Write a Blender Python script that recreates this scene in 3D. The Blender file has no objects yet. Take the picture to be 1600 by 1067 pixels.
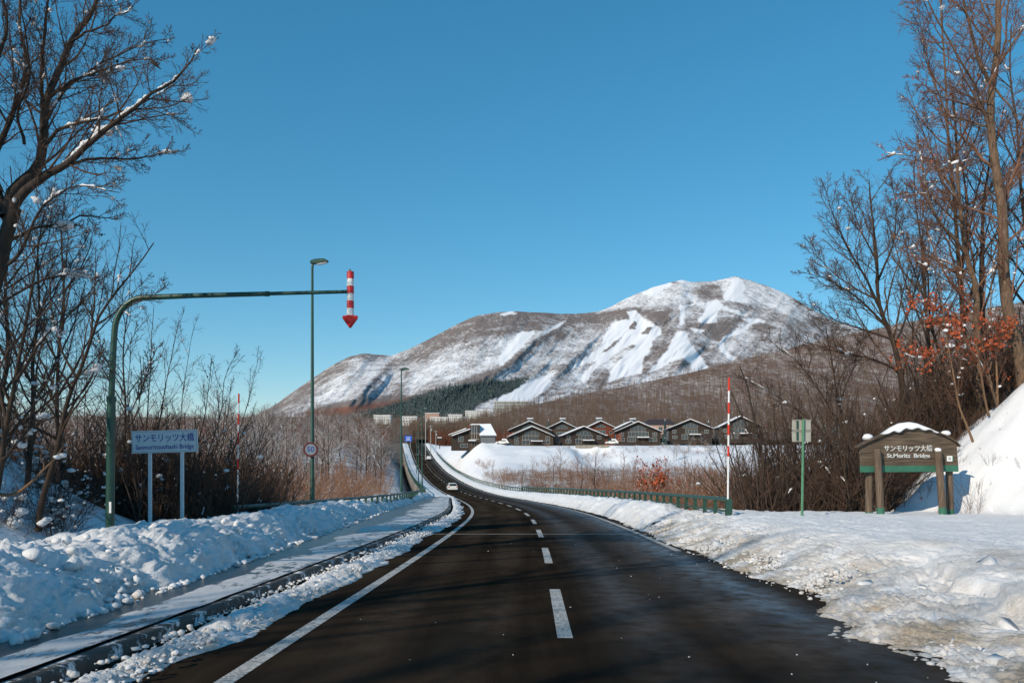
import bpy, bmesh, math, random
import numpy as np
from mathutils import Vector, Matrix, Euler

R = math.radians
scene = bpy.context.scene
COL = scene.collection
rs = np.random.RandomState

# ---------------------------------------------------------------- camera, sky, sun, exposure
CAM_Z = 1.9
FOC = 28.0 / 36.0 * 1600.0            # focal length in photograph pixels
HORIZON = 705.0                        # photograph row of the horizon
cam_data = bpy.data.cameras.new('camera')
cam = bpy.data.objects.new('camera', cam_data)
COL.objects.link(cam)
cam.location = (0, 0, CAM_Z)
cam.rotation_euler = (R(90), 0, 0)
cam_data.sensor_width = 36.0
cam_data.lens = 28.0
cam_data.shift_y = (HORIZON - 533.5) / 1600.0
cam_data.clip_start = 0.1
cam_data.clip_end = 20000
scene.camera = cam

SUN_EL = 28.5
SUN_DIR = Vector((-0.66, -0.75, 0)).normalized()      # horizontal direction towards the sun
SUN_AZ = math.atan2(SUN_DIR.x, SUN_DIR.y)
world = bpy.data.worlds.new('World')
scene.world = world
world.use_nodes = True
wn, wl = world.node_tree.nodes, world.node_tree.links
wn.clear()
w_out = wn.new('ShaderNodeOutputWorld')
w_bg = wn.new('ShaderNodeBackground')
w_sky = wn.new('ShaderNodeTexSky')
w_sky.sky_type = 'NISHITA'
w_sky.sun_disc = False
w_sky.sun_elevation = R(SUN_EL)
w_sky.sun_rotation = SUN_AZ
w_sky.altitude = 250
w_sky.air_density = 1.0
w_sky.dust_density = 0.0
w_sky.ozone_density = 5.5
w_hsv = wn.new('ShaderNodeHueSaturation')
w_hsv.inputs['Hue'].default_value = 0.484
w_hsv.inputs['Saturation'].default_value = 1.38
w_bg.inputs['Strength'].default_value = 0.15
w_gam = wn.new('ShaderNodeGamma'); w_gam.inputs['Gamma'].default_value = 0.72
wl.new(w_sky.outputs[0], w_gam.inputs['Color'])
wl.new(w_gam.outputs[0], w_hsv.inputs['Color'])
wl.new(w_hsv.outputs[0], w_bg.inputs['Color'])
wl.new(w_bg.outputs[0], w_out.inputs['Surface'])

sun_data = bpy.data.lights.new('sun', 'SUN')
sun_data.energy = 3.15
sun_data.angle = R(0.53)
sun_data.color = (1.0, 0.87, 0.70)
sun = bpy.data.objects.new('sun', sun_data)
COL.objects.link(sun)
sd = Vector((SUN_DIR.x * math.cos(R(SUN_EL)), SUN_DIR.y * math.cos(R(SUN_EL)), math.sin(R(SUN_EL))))
sun.rotation_euler = sd.to_track_quat('Z', 'Y').to_euler()
sun.location = (-40, -30, 30)

vs = scene.view_settings
vs.view_transform = 'Standard'
vs.look = 'None'
vs.exposure = 0.42
vs.gamma = 1.0
vs.use_curve_mapping = False
scene.cycles.use_denoising = True
scene.cycles.max_bounces = 5
scene.cycles.diffuse_bounces = 3
scene.cycles.glossy_bounces = 2
scene.cycles.transparent_max_bounces = 6

# ---------------------------------------------------------------- numeric helpers
def at(px, py, Y):
    """World point seen at photograph pixel (px, py) and Y metres ahead."""
    return Vector(((px - 800.0) * Y / FOC, Y, CAM_Z + (HORIZON - py) * Y / FOC))

def smooth(a, b, x):
    t = np.clip((np.asarray(x, float) - a) / (b - a), 0, 1)
    return t * t * (3 - 2 * t)

def _h(ix, iy, iz, seed):
    n = (ix.astype(np.int64) * 374761393 + iy.astype(np.int64) * 668265263 + iz.astype(np.int64) * 2147483647 + seed * 1274126177) & 0xFFFFFFFF
    n = ((n ^ (n >> 13)) * 1274126177) & 0xFFFFFFFF
    n = ((n ^ (n >> 15)) * 2246822519) & 0xFFFFFFFF
    return ((n ^ (n >> 16)) & 0xFFFFFF) / float(0xFFFFFF)

def vnoise(x, y, z=None, seed=0):
    x = np.asarray(x, float); y = np.asarray(y, float)
    z = np.zeros_like(x) if z is None else np.asarray(z, float)
    fx, fy, fz = np.floor(x), np.floor(y), np.floor(z)
    tx, ty, tz = x - fx, y - fy, z - fz
    tx = tx * tx * (3 - 2 * tx); ty = ty * ty * (3 - 2 * ty); tz = tz * tz * (3 - 2 * tz)
    r = 0
    for dx in (0, 1):
        wx = tx if dx else 1 - tx
        for dy in (0, 1):
            wy = ty if dy else 1 - ty
            for dz in (0, 1):
                wz = tz if dz else 1 - tz
                r = r + wx * wy * wz * _h(fx + dx, fy + dy, fz + dz, seed)
    return r

def fbm(x, y, z=None, octv=4, seed=0, gain=0.5):
    x = np.asarray(x, float); y = np.asarray(y, float)
    a, s, t = 1.0, 0.0, 0.0
    for o in range(octv):
        zz = None if z is None else np.asarray(z, float) * 2 ** o
        s = s + a * vnoise(x * 2 ** o + o * 17.3, y * 2 ** o - o * 9.1, zz, seed + o)
        t += a
        a *= gain
    return s / t

def lumps(x, y, size, seed=0, keep=1.0):
    """Rounded clods: half-spheres on a jittered grid, 0..1."""
    x = np.asarray(x, float) / size; y = np.asarray(y, float) / size
    fx, fy = np.floor(x), np.floor(y)
    best = np.zeros_like(x)
    z0 = np.zeros_like(fx)
    for dx in (-1, 0, 1):
        for dy in (-1, 0, 1):
            cx, cy = fx + dx, fy + dy
            jx = cx + _h(cx, cy, z0, seed); jy = cy + _h(cx, cy, z0, seed + 7)
            rr = 0.35 + 0.5 * _h(cx, cy, z0, seed + 13)
            on = _h(cx, cy, z0, seed + 29) < keep
            d2 = ((x - jx) ** 2 + (y - jy) ** 2) / (rr * rr)
            b = np.sqrt(np.clip(1 - d2, 0, 1)) * rr * on
            best = np.maximum(best, b)
    return best

# ---------------------------------------------------------------- object helpers
def tag(o, label=None, cat=None, group=None, kind=None):
    if label: o['label'] = label
    if cat: o['category'] = cat
    if group: o['group'] = group
    if kind: o['kind'] = kind
    return o

def empty(name, loc=(0, 0, 0), rz=0.0):
    o = bpy.data.objects.new(name, None)
    o.empty_display_size = 0.3
    COL.objects.link(o)
    o.location = loc
    o.rotation_euler = (0, 0, rz)
    return o

def link_mesh(name, me, parent=None, loc=None):
    o = bpy.data.objects.new(name, me)
    COL.objects.link(o)
    if parent is not None: o.parent = parent
    if loc is not None: o.location = loc
    return o

def arr_mesh(name, V, Fs, mat=None, smooth_=True, attrs=None, mi=None, mats=None):
    """Fast mesh from numpy arrays; Fs = list of (M,3)/(M,4) index arrays."""
    me = bpy.data.meshes.new(name)
    V = np.ascontiguousarray(V, dtype=np.float32).reshape(-1, 3)
    Fs = [np.asarray(f, dtype=np.int32) for f in Fs if len(f)]
    loops = np.concatenate([f.ravel() for f in Fs])
    tot = np.concatenate([np.full(len(f), f.shape[1], np.int32) for f in Fs])
    start = np.concatenate([[0], np.cumsum(tot)[:-1]]).astype(np.int32)
    me.vertices.add(len(V)); me.vertices.foreach_set('co', V.ravel())
    me.loops.add(len(loops)); me.loops.foreach_set('vertex_index', loops)
    me.polygons.add(len(tot)); me.polygons.foreach_set('loop_start', start)
    try: me.polygons.foreach_set('loop_total', tot)
    except Exception: pass
    if smooth_:
        me.polygons.foreach_set('use_smooth', np.ones(len(tot), bool))
    for m in (mats or ([mat] if mat else [])):
        me.materials.append(m)
    if mi is not None:
        me.polygons.foreach_set('material_index', np.asarray(mi, np.int32))
    for k, a in (attrs or {}).items():
        at_ = me.attributes.new(k, 'FLOAT', 'POINT')
        at_.data.foreach_set('value', np.ascontiguousarray(a, dtype=np.float32).ravel())
    me.update(calc_edges=True)
    me.validate()
    return me

def grid_faces(n, m):
    i = np.arange(n - 1)[:, None] * m + np.arange(m - 1)[None, :]
    i = i.ravel()
    return np.stack([i, i + 1, i + m + 1, i + m], 1)

def grid_mesh(name, P, mat, attrs=None):
    n, m = P.shape[:2]
    f = grid_faces(n, m)
    return arr_mesh(name, P.reshape(-1, 3), [f], mat, True, attrs)

class MB:
    """Collects boxes, bars, prisms; builds one mesh."""
    def __init__(self): self.v = []; self.f = []; self.m = []; self.mi = 0
    def add(self, vs_, fs_):
        b = len(self.v)
        self.v += [tuple(p) for p in vs_]
        for q in fs_:
            self.f.append(tuple(b + i for i in q)); self.m.append(self.mi)
        return self
    def box(self, c, s, rot=None):
        x, y, z = s[0] / 2, s[1] / 2, s[2] / 2
        P = [Vector(p) for p in ((-x, -y, -z), (x, -y, -z), (x, y, -z), (-x, y, -z), (-x, -y, z), (x, -y, z), (x, y, z), (-x, y, z))]
        if rot is not None: P = [rot @ p for p in P]
        c = Vector(c)
        return self.add([p + c for p in P], ((0, 3, 2, 1), (4, 5, 6, 7), (0, 1, 5, 4), (1, 2, 6, 5), (2, 3, 7, 6), (3, 0, 4, 7)))
    def tube(self, pts, rad, n=10, caps=True):
        pts = [Vector(p) for p in pts]
        if not hasattr(rad, '__len__'): rad = [rad] * len(pts)
        vs_, fs_ = [], []
        ref = None
        for i, p in enumerate(pts):
            t = (pts[min(i + 1, len(pts) - 1)] - pts[max(i - 1, 0)]).normalized()
            if ref is None:
                ref = Vector((0, 0, 1)) if abs(t.z) < 0.9 else Vector((0, 1, 0))
            a = t.cross(ref).normalized(); b = a.cross(t).normalized(); ref = b
            for k in range(n):
                w = 2 * math.pi * k / n
                vs_.append(p + (a * math.cos(w) + b * math.sin(w)) * rad[i])
        for i in range(len(pts) - 1):
            for k in range(n):
                k2 = (k + 1) % n
                fs_.append((i * n + k, i * n + k2, (i + 1) * n + k2, (i + 1) * n + k))
        if caps:
            fs_.append(tuple(range(n - 1, -1, -1)))
            fs_.append(tuple((len(pts) - 1) * n + k for k in range(n)))
        return self.add(vs_, fs_)
    def prism(self, poly, y0, y1, plane='xz', off=(0, 0, 0)):
        """Extrude a 2D outline (x,z) from y0 to y1."""
        n = len(poly); o = Vector(off)
        def P(a, b, d):
            return (Vector((a, d, b)) if plane == 'xz' else Vector((a, b, d)) if plane == 'xy' else Vector((d, a, b))) + o
        vs_ = [P(a, b, y0) for a, b in poly] + [P(a, b, y1) for a, b in poly]
        fs_ = [tuple(range(n)), tuple(range(2 * n - 1, n - 1, -1))]
        for i in range(n):
            j = (i + 1) % n
            fs_.append((i, i + n, j + n, j))
        return self.add(vs_, fs_)
    def mesh(self, name, mats, smooth_=False, bevel=0.0):
        me = bpy.data.meshes.new(name)
        me.from_pydata([tuple(p) for p in self.v], [], self.f)
        if not isinstance(mats, (list, tuple)): mats = [mats]
        for m in mats: me.materials.append(m)
        me.polygons.foreach_set('material_index', self.m)
        bm = bmesh.new(); bm.from_mesh(me)
        bmesh.ops.recalc_face_normals(bm, faces=bm.faces)
        if bevel:
            bmesh.ops.bevel(bm, geom=[e for e in bm.edges if e.is_manifold and e.calc_face_angle(0) > 0.6], offset=bevel, segments=1, affect='EDGES', clamp_overlap=True)
        bm.to_mesh(me); bm.free()
        if smooth_:
            me.polygons.foreach_set('use_smooth', [True] * len(me.polygons))
            try: me.set_sharp_from_angle(angle=R(40))
            except Exception: pass
        me.update()
        return me
    def build(self, name, mats, parent=None, smooth_=False, bevel=0.0, loc=None):
        return link_mesh(name, self.mesh(name, mats, smooth_, bevel), parent, loc)

def copy_tree(o, parent=None):
    c = o.copy(); COL.objects.link(c)
    if parent is not None: c.parent = parent
    for ch in list(o.children): copy_tree(ch, c)
    return c

# ---------------------------------------------------------------- materials
def new_mat(name):
    m = bpy.data.materials.new(name); m.use_nodes = True
    nt = m.node_tree; b = nt.nodes['Principled BSDF']
    return m, nt, b

def nd(nt, typ, **kw):
    n = nt.nodes.new(typ)
    for k, v in kw.items():
        if k in n.inputs: n.inputs[k].default_value = v
        else: setattr(n, k, v)
    return n

def noise_node(nt, scale, detail=4, rough=0.55, coord='Object', vec=None, mapping=None):
    n = nt.nodes.new('ShaderNodeTexNoise')
    n.inputs['Scale'].default_value = scale
    n.inputs['Detail'].default_value = detail
    n.inputs['Roughness'].default_value = rough
    if vec is None:
        tc = nt.nodes.new('ShaderNodeTexCoord'); vec = tc.outputs[coord]
    if mapping is not None:
        mp = nt.nodes.new('ShaderNodeMapping'); mp.inputs['Scale'].default_value = mapping
        nt.links.new(vec, mp.inputs['Vector']); vec = mp.outputs[0]
    nt.links.new(vec, n.inputs['Vector'])
    return n

def mix_rgb(nt, fac, a, b):
    m = nt.nodes.new('ShaderNodeMix'); m.data_type = 'RGBA'
    for sock, v in ((m.inputs[0], fac), (m.inputs[6], a), (m.inputs[7], b)):
        if hasattr(v, 'is_output') or isinstance(v, bpy.types.NodeSocket): nt.links.new(v, sock)
        elif isinstance(v, (int, float)): sock.default_value = v
        else: sock.default_value = tuple(v) + ((1,) if len(v) == 3 else ())
    return m.outputs[2]

def ramp(nt, fac, stops):
    r = nt.nodes.new('ShaderNodeMapRange')
    r.inputs['From Min'].default_value, r.inputs['From Max'].default_value = stops[0], stops[1]
    r.inputs['To Min'].default_value, r.inputs['To Max'].default_value = (stops[2], stops[3]) if len(stops) > 2 else (0, 1)
    nt.links.new(fac, r.inputs['Value'])
    return r.outputs[0]

def math_node(nt, op, a, b=0.0):
    m = nt.nodes.new('ShaderNodeMath'); m.operation = op
    for i, v in enumerate((a, b)):
        if isinstance(v, bpy.types.NodeSocket): nt.links.new(v, m.inputs[i])
        else: m.inputs[i].default_value = v
    return m.outputs[0]

def attr(nt, name):
    a = nt.nodes.new('ShaderNodeAttribute'); a.attribute_name = name
    return a.outputs['Fac']

def bump(nt, b, height, strength=0.3, dist=0.02):
    n = nt.nodes.new('ShaderNodeBump')
    n.inputs['Strength'].default_value = strength; n.inputs['Distance'].default_value = dist
    nt.links.new(height, n.inputs['Height']); nt.links.new(n.outputs[0], b.inputs['Normal'])

def simple(name, col, rough=0.6, metal=0.0, var=0.15, scale=6.0, col2=None, bumpk=0.0, mapping=None, rnd=0.0, spec=0.3):
    """Colour broken up by noise between col and col2 (or a darker col)."""
    m, nt, b = new_mat(name)
    n = noise_node(nt, scale, 5, 0.6, mapping=mapping)
    c2 = col2 or tuple(c * (1 - var * 2) for c in col)
    f = ramp(nt, n.outputs[0], (0.3, 0.7))
    c = mix_rgb(nt, f, col, c2)
    if rnd:
        oi = nt.nodes.new('ShaderNodeObjectInfo')
        hv = nt.nodes.new('ShaderNodeHueSaturation')
        nt.links.new(c, hv.inputs['Color'])
        nt.links.new(ramp(nt, oi.outputs['Random'], (0, 1, 1 - rnd, 1 + rnd)), hv.inputs['Value'])
        c = hv.outputs[0]
    nt.links.new(c, b.inputs['Base Color'])
    b.inputs['Roughness'].default_value = rough
    b.inputs['Metallic'].default_value = metal
    b.inputs['Specular IOR Level'].default_value = spec
    if bumpk: bump(nt, b, n.outputs[0], bumpk, 0.02)
    return m

M = {}
# fresh and ploughed snow: an attribute 'dirt' (0..1) carries road grime
m, nt, b = new_mat('snow')
big = noise_node(nt, 1.3, 5, 0.6); fine = noise_node(nt, 22, 7, 0.7)
dirtf = math_node(nt, 'MULTIPLY', attr(nt, 'dirt'), ramp(nt, big.outputs[0], (0.32, 0.62)))
dcol = mix_rgb(nt, ramp(nt, fine.outputs[0], (0.35, 0.65)), (0.30, 0.245, 0.18), (0.52, 0.45, 0.37))
cc = mix_rgb(nt, dirtf, (0.82, 0.825, 0.84), dcol)
nt.links.new(cc, b.inputs['Base Color'])
b.inputs['Roughness'].default_value = 0.65; b.inputs['Specular IOR Level'].default_value = 0.25
hsum = math_node(nt, 'ADD', math_node(nt, 'MULTIPLY', big.outputs[0], 0.5), math_node(nt, 'MULTIPLY', fine.outputs[0], 0.5))
bump(nt, b, hsum, 0.8, 0.08)
M['snow'] = m
M['roof_snow'] = simple('roof_snow', (0.84, 0.85, 0.87), 0.7, var=0.03, scale=2, bumpk=0.3)

# terrain: snow cover with brown stubble and brush showing through, more in the gully ('brush' attribute)
m, nt, b = new_mat('snowy_ground')
n1 = noise_node(nt, 0.35, 8, 0.7); n2 = noise_node(nt, 2.2, 6, 0.7)
s_ = math_node(nt, 'ADD', math_node(nt, 'MULTIPLY', n1.outputs[0], 0.5), math_node(nt, 'MULTIPLY', n2.outputs[0], 0.5))
s_ = math_node(nt, 'ADD', s_, math_node(nt, 'MULTIPLY', attr(nt, 'brush'), 0.30))
f = ramp(nt, s_, (0.62, 0.74))
br = mix_rgb(nt, n2.outputs[0], (0.10, 0.070, 0.05), (0.24, 0.18, 0.13))
nt.links.new(mix_rgb(nt, f, (0.80, 0.81, 0.84), br), b.inputs['Base Color'])
b.inputs['Roughness'].default_value = 0.75; b.inputs['Specular IOR Level'].default_value = 0.2
bump(nt, b, s_, 0.5, 0.3)
M['ground'] = m

# asphalt: polished damp wheel tracks, a bluish sky sheen mixed into their base colour
m, nt, b = new_mat('asphalt')
n1 = noise_node(nt, 0.6, 7, 0.65, mapping=(1.6, 0.12, 1.0)); n2 = noise_node(nt, 90, 3, 0.7); n3 = noise_node(nt, 3.0, 5, 0.6)
base = mix_rgb(nt, ramp(nt, n1.outputs[0], (0.3, 0.7)), (0.013, 0.0100, 0.0080), (0.048, 0.035, 0.025))
base = mix_rgb(nt, math_node(nt, 'MULTIPLY', ramp(nt, n2.outputs[0], (0.6, 0.85)), 0.4), base, (0.08, 0.066, 0.055))
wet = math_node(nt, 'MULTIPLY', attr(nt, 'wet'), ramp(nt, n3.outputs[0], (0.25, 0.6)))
base = mix_rgb(nt, math_node(nt, 'MULTIPLY', attr(nt, 'worn_sunlit'), ramp(nt, n3.outputs[0], (0.2, 0.7))), base, (0.086, 0.064, 0.048))  # worn tracks, their tone raised to imitate sunlit patches
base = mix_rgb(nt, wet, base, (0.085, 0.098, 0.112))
nt.links.new(base, b.inputs['Base Color'])
nt.links.new(ramp(nt, wet, (0, 1, 0.95, 0.42)), b.inputs['Roughness'])
nt.links.new(ramp(nt, wet, (0, 1, 0.0, 0.6)), b.inputs['Specular IOR Level'])
bump(nt, b, n2.outputs[0], 0.35, 0.01)
M['asphalt'] = m

# pavement: dark wet asphalt with trodden ice left on it
m, nt, b = new_mat('icy_pavement')
n1 = noise_node(nt, 1.1, 8, 0.7, mapping=(1.3, 0.55, 1)); n2 = noise_node(nt, 6.0, 7, 0.75, mapping=(1.2, 0.6, 1))
s_ = math_node(nt, 'ADD', math_node(nt, 'MULTIPLY', n1.outputs[0], 0.65), math_node(nt, 'MULTIPLY', n2.outputs[0], 0.35))
s_ = math_node(nt, 'ADD', s_, math_node(nt, 'MULTIPLY', attr(nt, 'ice'), 0.185))
f = ramp(nt, s_, (0.625, 0.66))
nt.links.new(mix_rgb(nt, f, (0.028, 0.027, 0.026), mix_rgb(nt, n2.outputs[0], (0.42, 0.41, 0.40), (0.74, 0.74, 0.75))), b.inputs['Base Color'])
nt.links.new(ramp(nt, f, (0, 1, 0.28, 0.6)), b.inputs['Roughness'])
bump(nt, b, math_node(nt, 'ADD', f, math_node(nt, 'MULTIPLY', n2.outputs[0], 0.7)), 0.6, 0.03)
M['pavement'] = m

m, nt, b = new_mat('road_paint')
n2 = noise_node(nt, 22, 6, 0.75); n3 = noise_node(nt, 2.5, 4, 0.6)
f = math_node(nt, 'MULTIPLY', ramp(nt, n2.outputs[0], (0.40, 0.62)), ramp(nt, n3.outputs[0], (0.15, 0.5)))
nt.links.new(mix_rgb(nt, f, (0.62, 0.60, 0.56), (0.10, 0.09, 0.08)), b.inputs['Base Color'])
b.inputs['Roughness'].default_value = 0.7
M['paint'] = m

m, nt, b = new_mat('icy_kerb')
n1 = noise_node(nt, 2.2, 7, 0.7); n2 = noise_node(nt, 9, 5, 0.7)
s_ = math_node(nt, 'ADD', math_node(nt, 'MULTIPLY', n1.outputs[0], 0.7), math_node(nt, 'MULTIPLY', n2.outputs[0], 0.3))
nt.links.new(mix_rgb(nt, ramp(nt, s_, (0.53, 0.58)), mix_rgb(nt, n2.outputs[0], (0.02, 0.018, 0.016), (0.085, 0.075, 0.065)), (0.66, 0.66, 0.67)), b.inputs['Base Color'])
b.inputs['Roughness'].default_value = 0.75; bump(nt, b, s_, 0.7, 0.04)
M['kerb'] = m
M['concrete'] = simple('bridge_concrete', (0.33, 0.29, 0.24), 0.8, scale=0.8, var=0.15, bumpk=0.2)
M['green'] = simple('dark_green_paint', (0.018, 0.075, 0.052), 0.4, scale=3, var=0.18, spec=0.5)
M['rail_green'] = simple('rail_green_paint', (0.025, 0.085, 0.058), 0.45, scale=4, var=0.2, spec=0.5)
M['pole_green'] = simple('pale_green_paint', (0.10, 0.26, 0.15), 0.5, scale=6, var=0.15)
M['galv'] = simple('galvanised_steel', (0.42, 0.43, 0.42), 0.45, 0.4, scale=10, var=0.12)
M['white_metal'] = simple('white_painted_metal', (0.72, 0.73, 0.72), 0.45, scale=5, var=0.05)
M['red'] = simple('red_reflective', (0.62, 0.018, 0.016), 0.35, scale=5, var=0.08, spec=0.5)
M['white'] = simple('white_reflective', (0.80, 0.80, 0.79), 0.35, scale=5, var=0.04, spec=0.5)
M['orange_red'] = simple('red_orange_band', (0.68, 0.045, 0.02), 0.4, scale=5, var=0.08)
M['sign_blue'] = simple('sign_blue_print', (0.02, 0.055, 0.30), 0.5, var=0.03)
M['sign_face'] = simple('sign_face_white', (0.70, 0.72, 0.72), 0.5, scale=3, var=0.03)
M['road_sign_blue'] = simple('road_sign_blue', (0.01, 0.10, 0.55), 0.4, var=0.03)
M['sign_back'] = simple('sign_back_metal', (0.42, 0.40, 0.34), 0.55, 0.2, scale=5, var=0.08)
M['black'] = simple('black_rubber', (0.012, 0.012, 0.012), 0.6)
M['wood'] = simple('weathered_wood', (0.165, 0.122, 0.088), 0.85, scale=2.2, col2=(0.040, 0.028, 0.02), bumpk=0.7, mapping=(0.6, 3, 9))
M['wood_post'] = simple('weathered_post_wood', (0.19, 0.14, 0.10), 0.85, scale=3.0, col2=(0.06, 0.04, 0.028), bumpk=0.7, mapping=(7, 7, 0.5))
M['sign_green'] = simple('sign_green_paint', (0.045, 0.17, 0.11), 0.6, scale=3, var=0.15)
M['letter_metal'] = simple('letter_metal', (0.62, 0.62, 0.60), 0.5, 0.1, var=0.05)
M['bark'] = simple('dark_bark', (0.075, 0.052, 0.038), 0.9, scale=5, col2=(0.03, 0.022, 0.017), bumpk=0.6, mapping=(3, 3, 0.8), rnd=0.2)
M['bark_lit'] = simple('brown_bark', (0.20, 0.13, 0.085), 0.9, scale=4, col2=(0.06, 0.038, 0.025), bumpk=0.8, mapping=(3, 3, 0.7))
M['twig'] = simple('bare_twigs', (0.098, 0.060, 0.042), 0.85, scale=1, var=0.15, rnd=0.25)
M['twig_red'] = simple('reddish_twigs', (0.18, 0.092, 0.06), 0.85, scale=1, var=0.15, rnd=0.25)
M['reed'] = simple('dry_stems', (0.22, 0.13, 0.075), 0.85, scale=1, var=0.2, rnd=0.3)
M['leaf'] = simple('dry_orange_leaves', (0.46, 0.095, 0.03), 0.7, scale=3, col2=(0.26, 0.06, 0.025))
M['dark_leaf'] = simple('withered_dark_leaves', (0.03, 0.022, 0.016), 0.8)
M['needles'] = simple('conifer_needles', (0.030, 0.050, 0.045), 0.85, scale=0.5, col2=(0.05, 0.075, 0.065), rnd=0.2)
M['rust_wood'] = simple('larch_twigs', (0.20, 0.075, 0.042), 0.9, scale=0.05, var=0.2)
M['plank_dark'] = simple('dark_stained_boards', (0.050, 0.036, 0.028), 0.8, scale=2.5, col2=(0.025, 0.018, 0.015), mapping=(6, 6, 0.4))
M['plank_brown'] = simple('brown_stained_boards', (0.085, 0.060, 0.042), 0.8, scale=2.5, col2=(0.045, 0.032, 0.024), mapping=(6, 6, 0.4))
M['plank_red'] = simple('red_stained_boards', (0.17, 0.045, 0.027), 0.8, scale=2.5, col2=(0.15, 0.04, 0.02), mapping=(6, 6, 0.4))
M['grey_clad'] = simple('grey_cladding', (0.16, 0.17, 0.18), 0.6, scale=1.5, var=0.1, mapping=(1, 1, 6))
M['roof_dark'] = simple('dark_roof_metal', (0.06, 0.045, 0.042), 0.5, scale=2, var=0.1)
M['dark_trim'] = simple('brown_trim', (0.20, 0.16, 0.13), 0.6, var=0.05)
M['trim'] = simple('white_trim', (0.34, 0.32, 0.29), 0.6, var=0.05)
M['pale_wall'] = simple('pale_render', (0.66, 0.66, 0.65), 0.8, scale=0.2, var=0.08)
M['pink_wall'] = simple('pinkish_render', (0.50, 0.33, 0.26), 0.8, scale=0.2, var=0.08)
m, nt, b = new_mat('window_glass'); b.inputs['Base Color'].default_value = (0.045, 0.06, 0.07, 1); b.inputs['Roughness'].default_value = 0.08; b.inputs['Specular IOR Level'].default_value = 0.7
M['glass'] = m
m, nt, b = new_mat('car_glass'); b.inputs['Base Color'].default_value = (0.01, 0.012, 0.014, 1); b.inputs['Roughness'].default_value = 0.05
M['car_glass'] = m
M['car_white'] = simple('white_car_paint', (0.72, 0.71, 0.68), 0.25, var=0.02, spec=0.6)
M['car_dark'] = simple('dark_car_paint', (0.03, 0.032, 0.035), 0.25, var=0.02, spec=0.6)
M['tail'] = simple('tail_lamp_red', (0.45, 0.01, 0.01), 0.25, var=0.02)
M['lamp_lens'] = simple('lamp_lens', (0.55, 0.57, 0.55), 0.3, var=0.03)
# ---------------------------------------------------------------- road geometry
_ry = np.array([-60, -20, 0, 7.6, 14.3, 22, 31, 45, 52, 67, 84, 100, 131, 150, 195, 293, 387, 520], float)
_rx = np.array([0.3, 0.35, 0.42, 0.55, 0.8, 0.97, 1.1, 1.12, 0.9, -0.15, -1.9, -3.6, -7.6, -10.4, -17.3, -32.2, -46.4, -66], float)
_zy = np.array([-60, 0, 60, 115, 131, 150, 172, 195, 240, 293, 340, 387, 412, 440, 520, 600], float)
_zz = np.array([2.4, 0, -2.4, -4.6, -5.05, -5.3, -5.4, -5.15, -4.3, -1.87, 1.5, 5.0, 6.1, 6.4, 6.0, 6.5], float)
_dy = np.arange(-60, 600, 0.5)
def _sm(v, w):
    k = np.exp(-0.5 * (np.arange(-3 * w, 3 * w + 1) / w) ** 2); k /= k.sum()
    return np.convolve(np.pad(v, 3 * w, mode='reflect', reflect_type='odd'), k, 'valid')
_dx = _sm(np.interp(_dy, _ry, _rx), 14)
_dz = _sm(np.interp(_dy, _zy, _zz), 20)
def RX(y): return np.interp(y, _dy, _dx)
def RZ(y): return np.interp(y, _dy, _dz)
def KERB(y): return -(4.9 - 1.0 * smooth(65, 115, y))               # offset of the left kerb
def FOOT(y): return np.interp(y, [0, 9, 14.5, 27, 48, 75, 100, 130], [-6.2, -6.3, -6.7, -7.6, -8.9, -8.2, -6.6, -6.2])
def RAIL_L(y): return np.interp(y, [20, 28, 37, 66, 90, 110, 300], [-10.9, -10.7, -10.2, -8.9, -8.0, -7.1, -7.0])
RAIL_R = 6.5

def ystations(y0, y1, k, mn):
    out = [y0]
    while out[-1] < y1: out.append(out[-1] + max(mn, k * max(out[-1], 2)))
    return np.array(out)

def ribbon(ys, offs, z_add, name, mat, attrs=None):
    """Sheet following the road: offs array (m,) or function(y)->(m,)"""
    rows = []
    for y in ys:
        o = offs(y) if callable(offs) else np.asarray(offs)
        rows.append(np.stack([RX(y) + o, np.full(len(o), y), np.full(len(o), RZ(y)) + z_add], 1))
    return grid_mesh(name, np.array(rows), mat, attrs)

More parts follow.
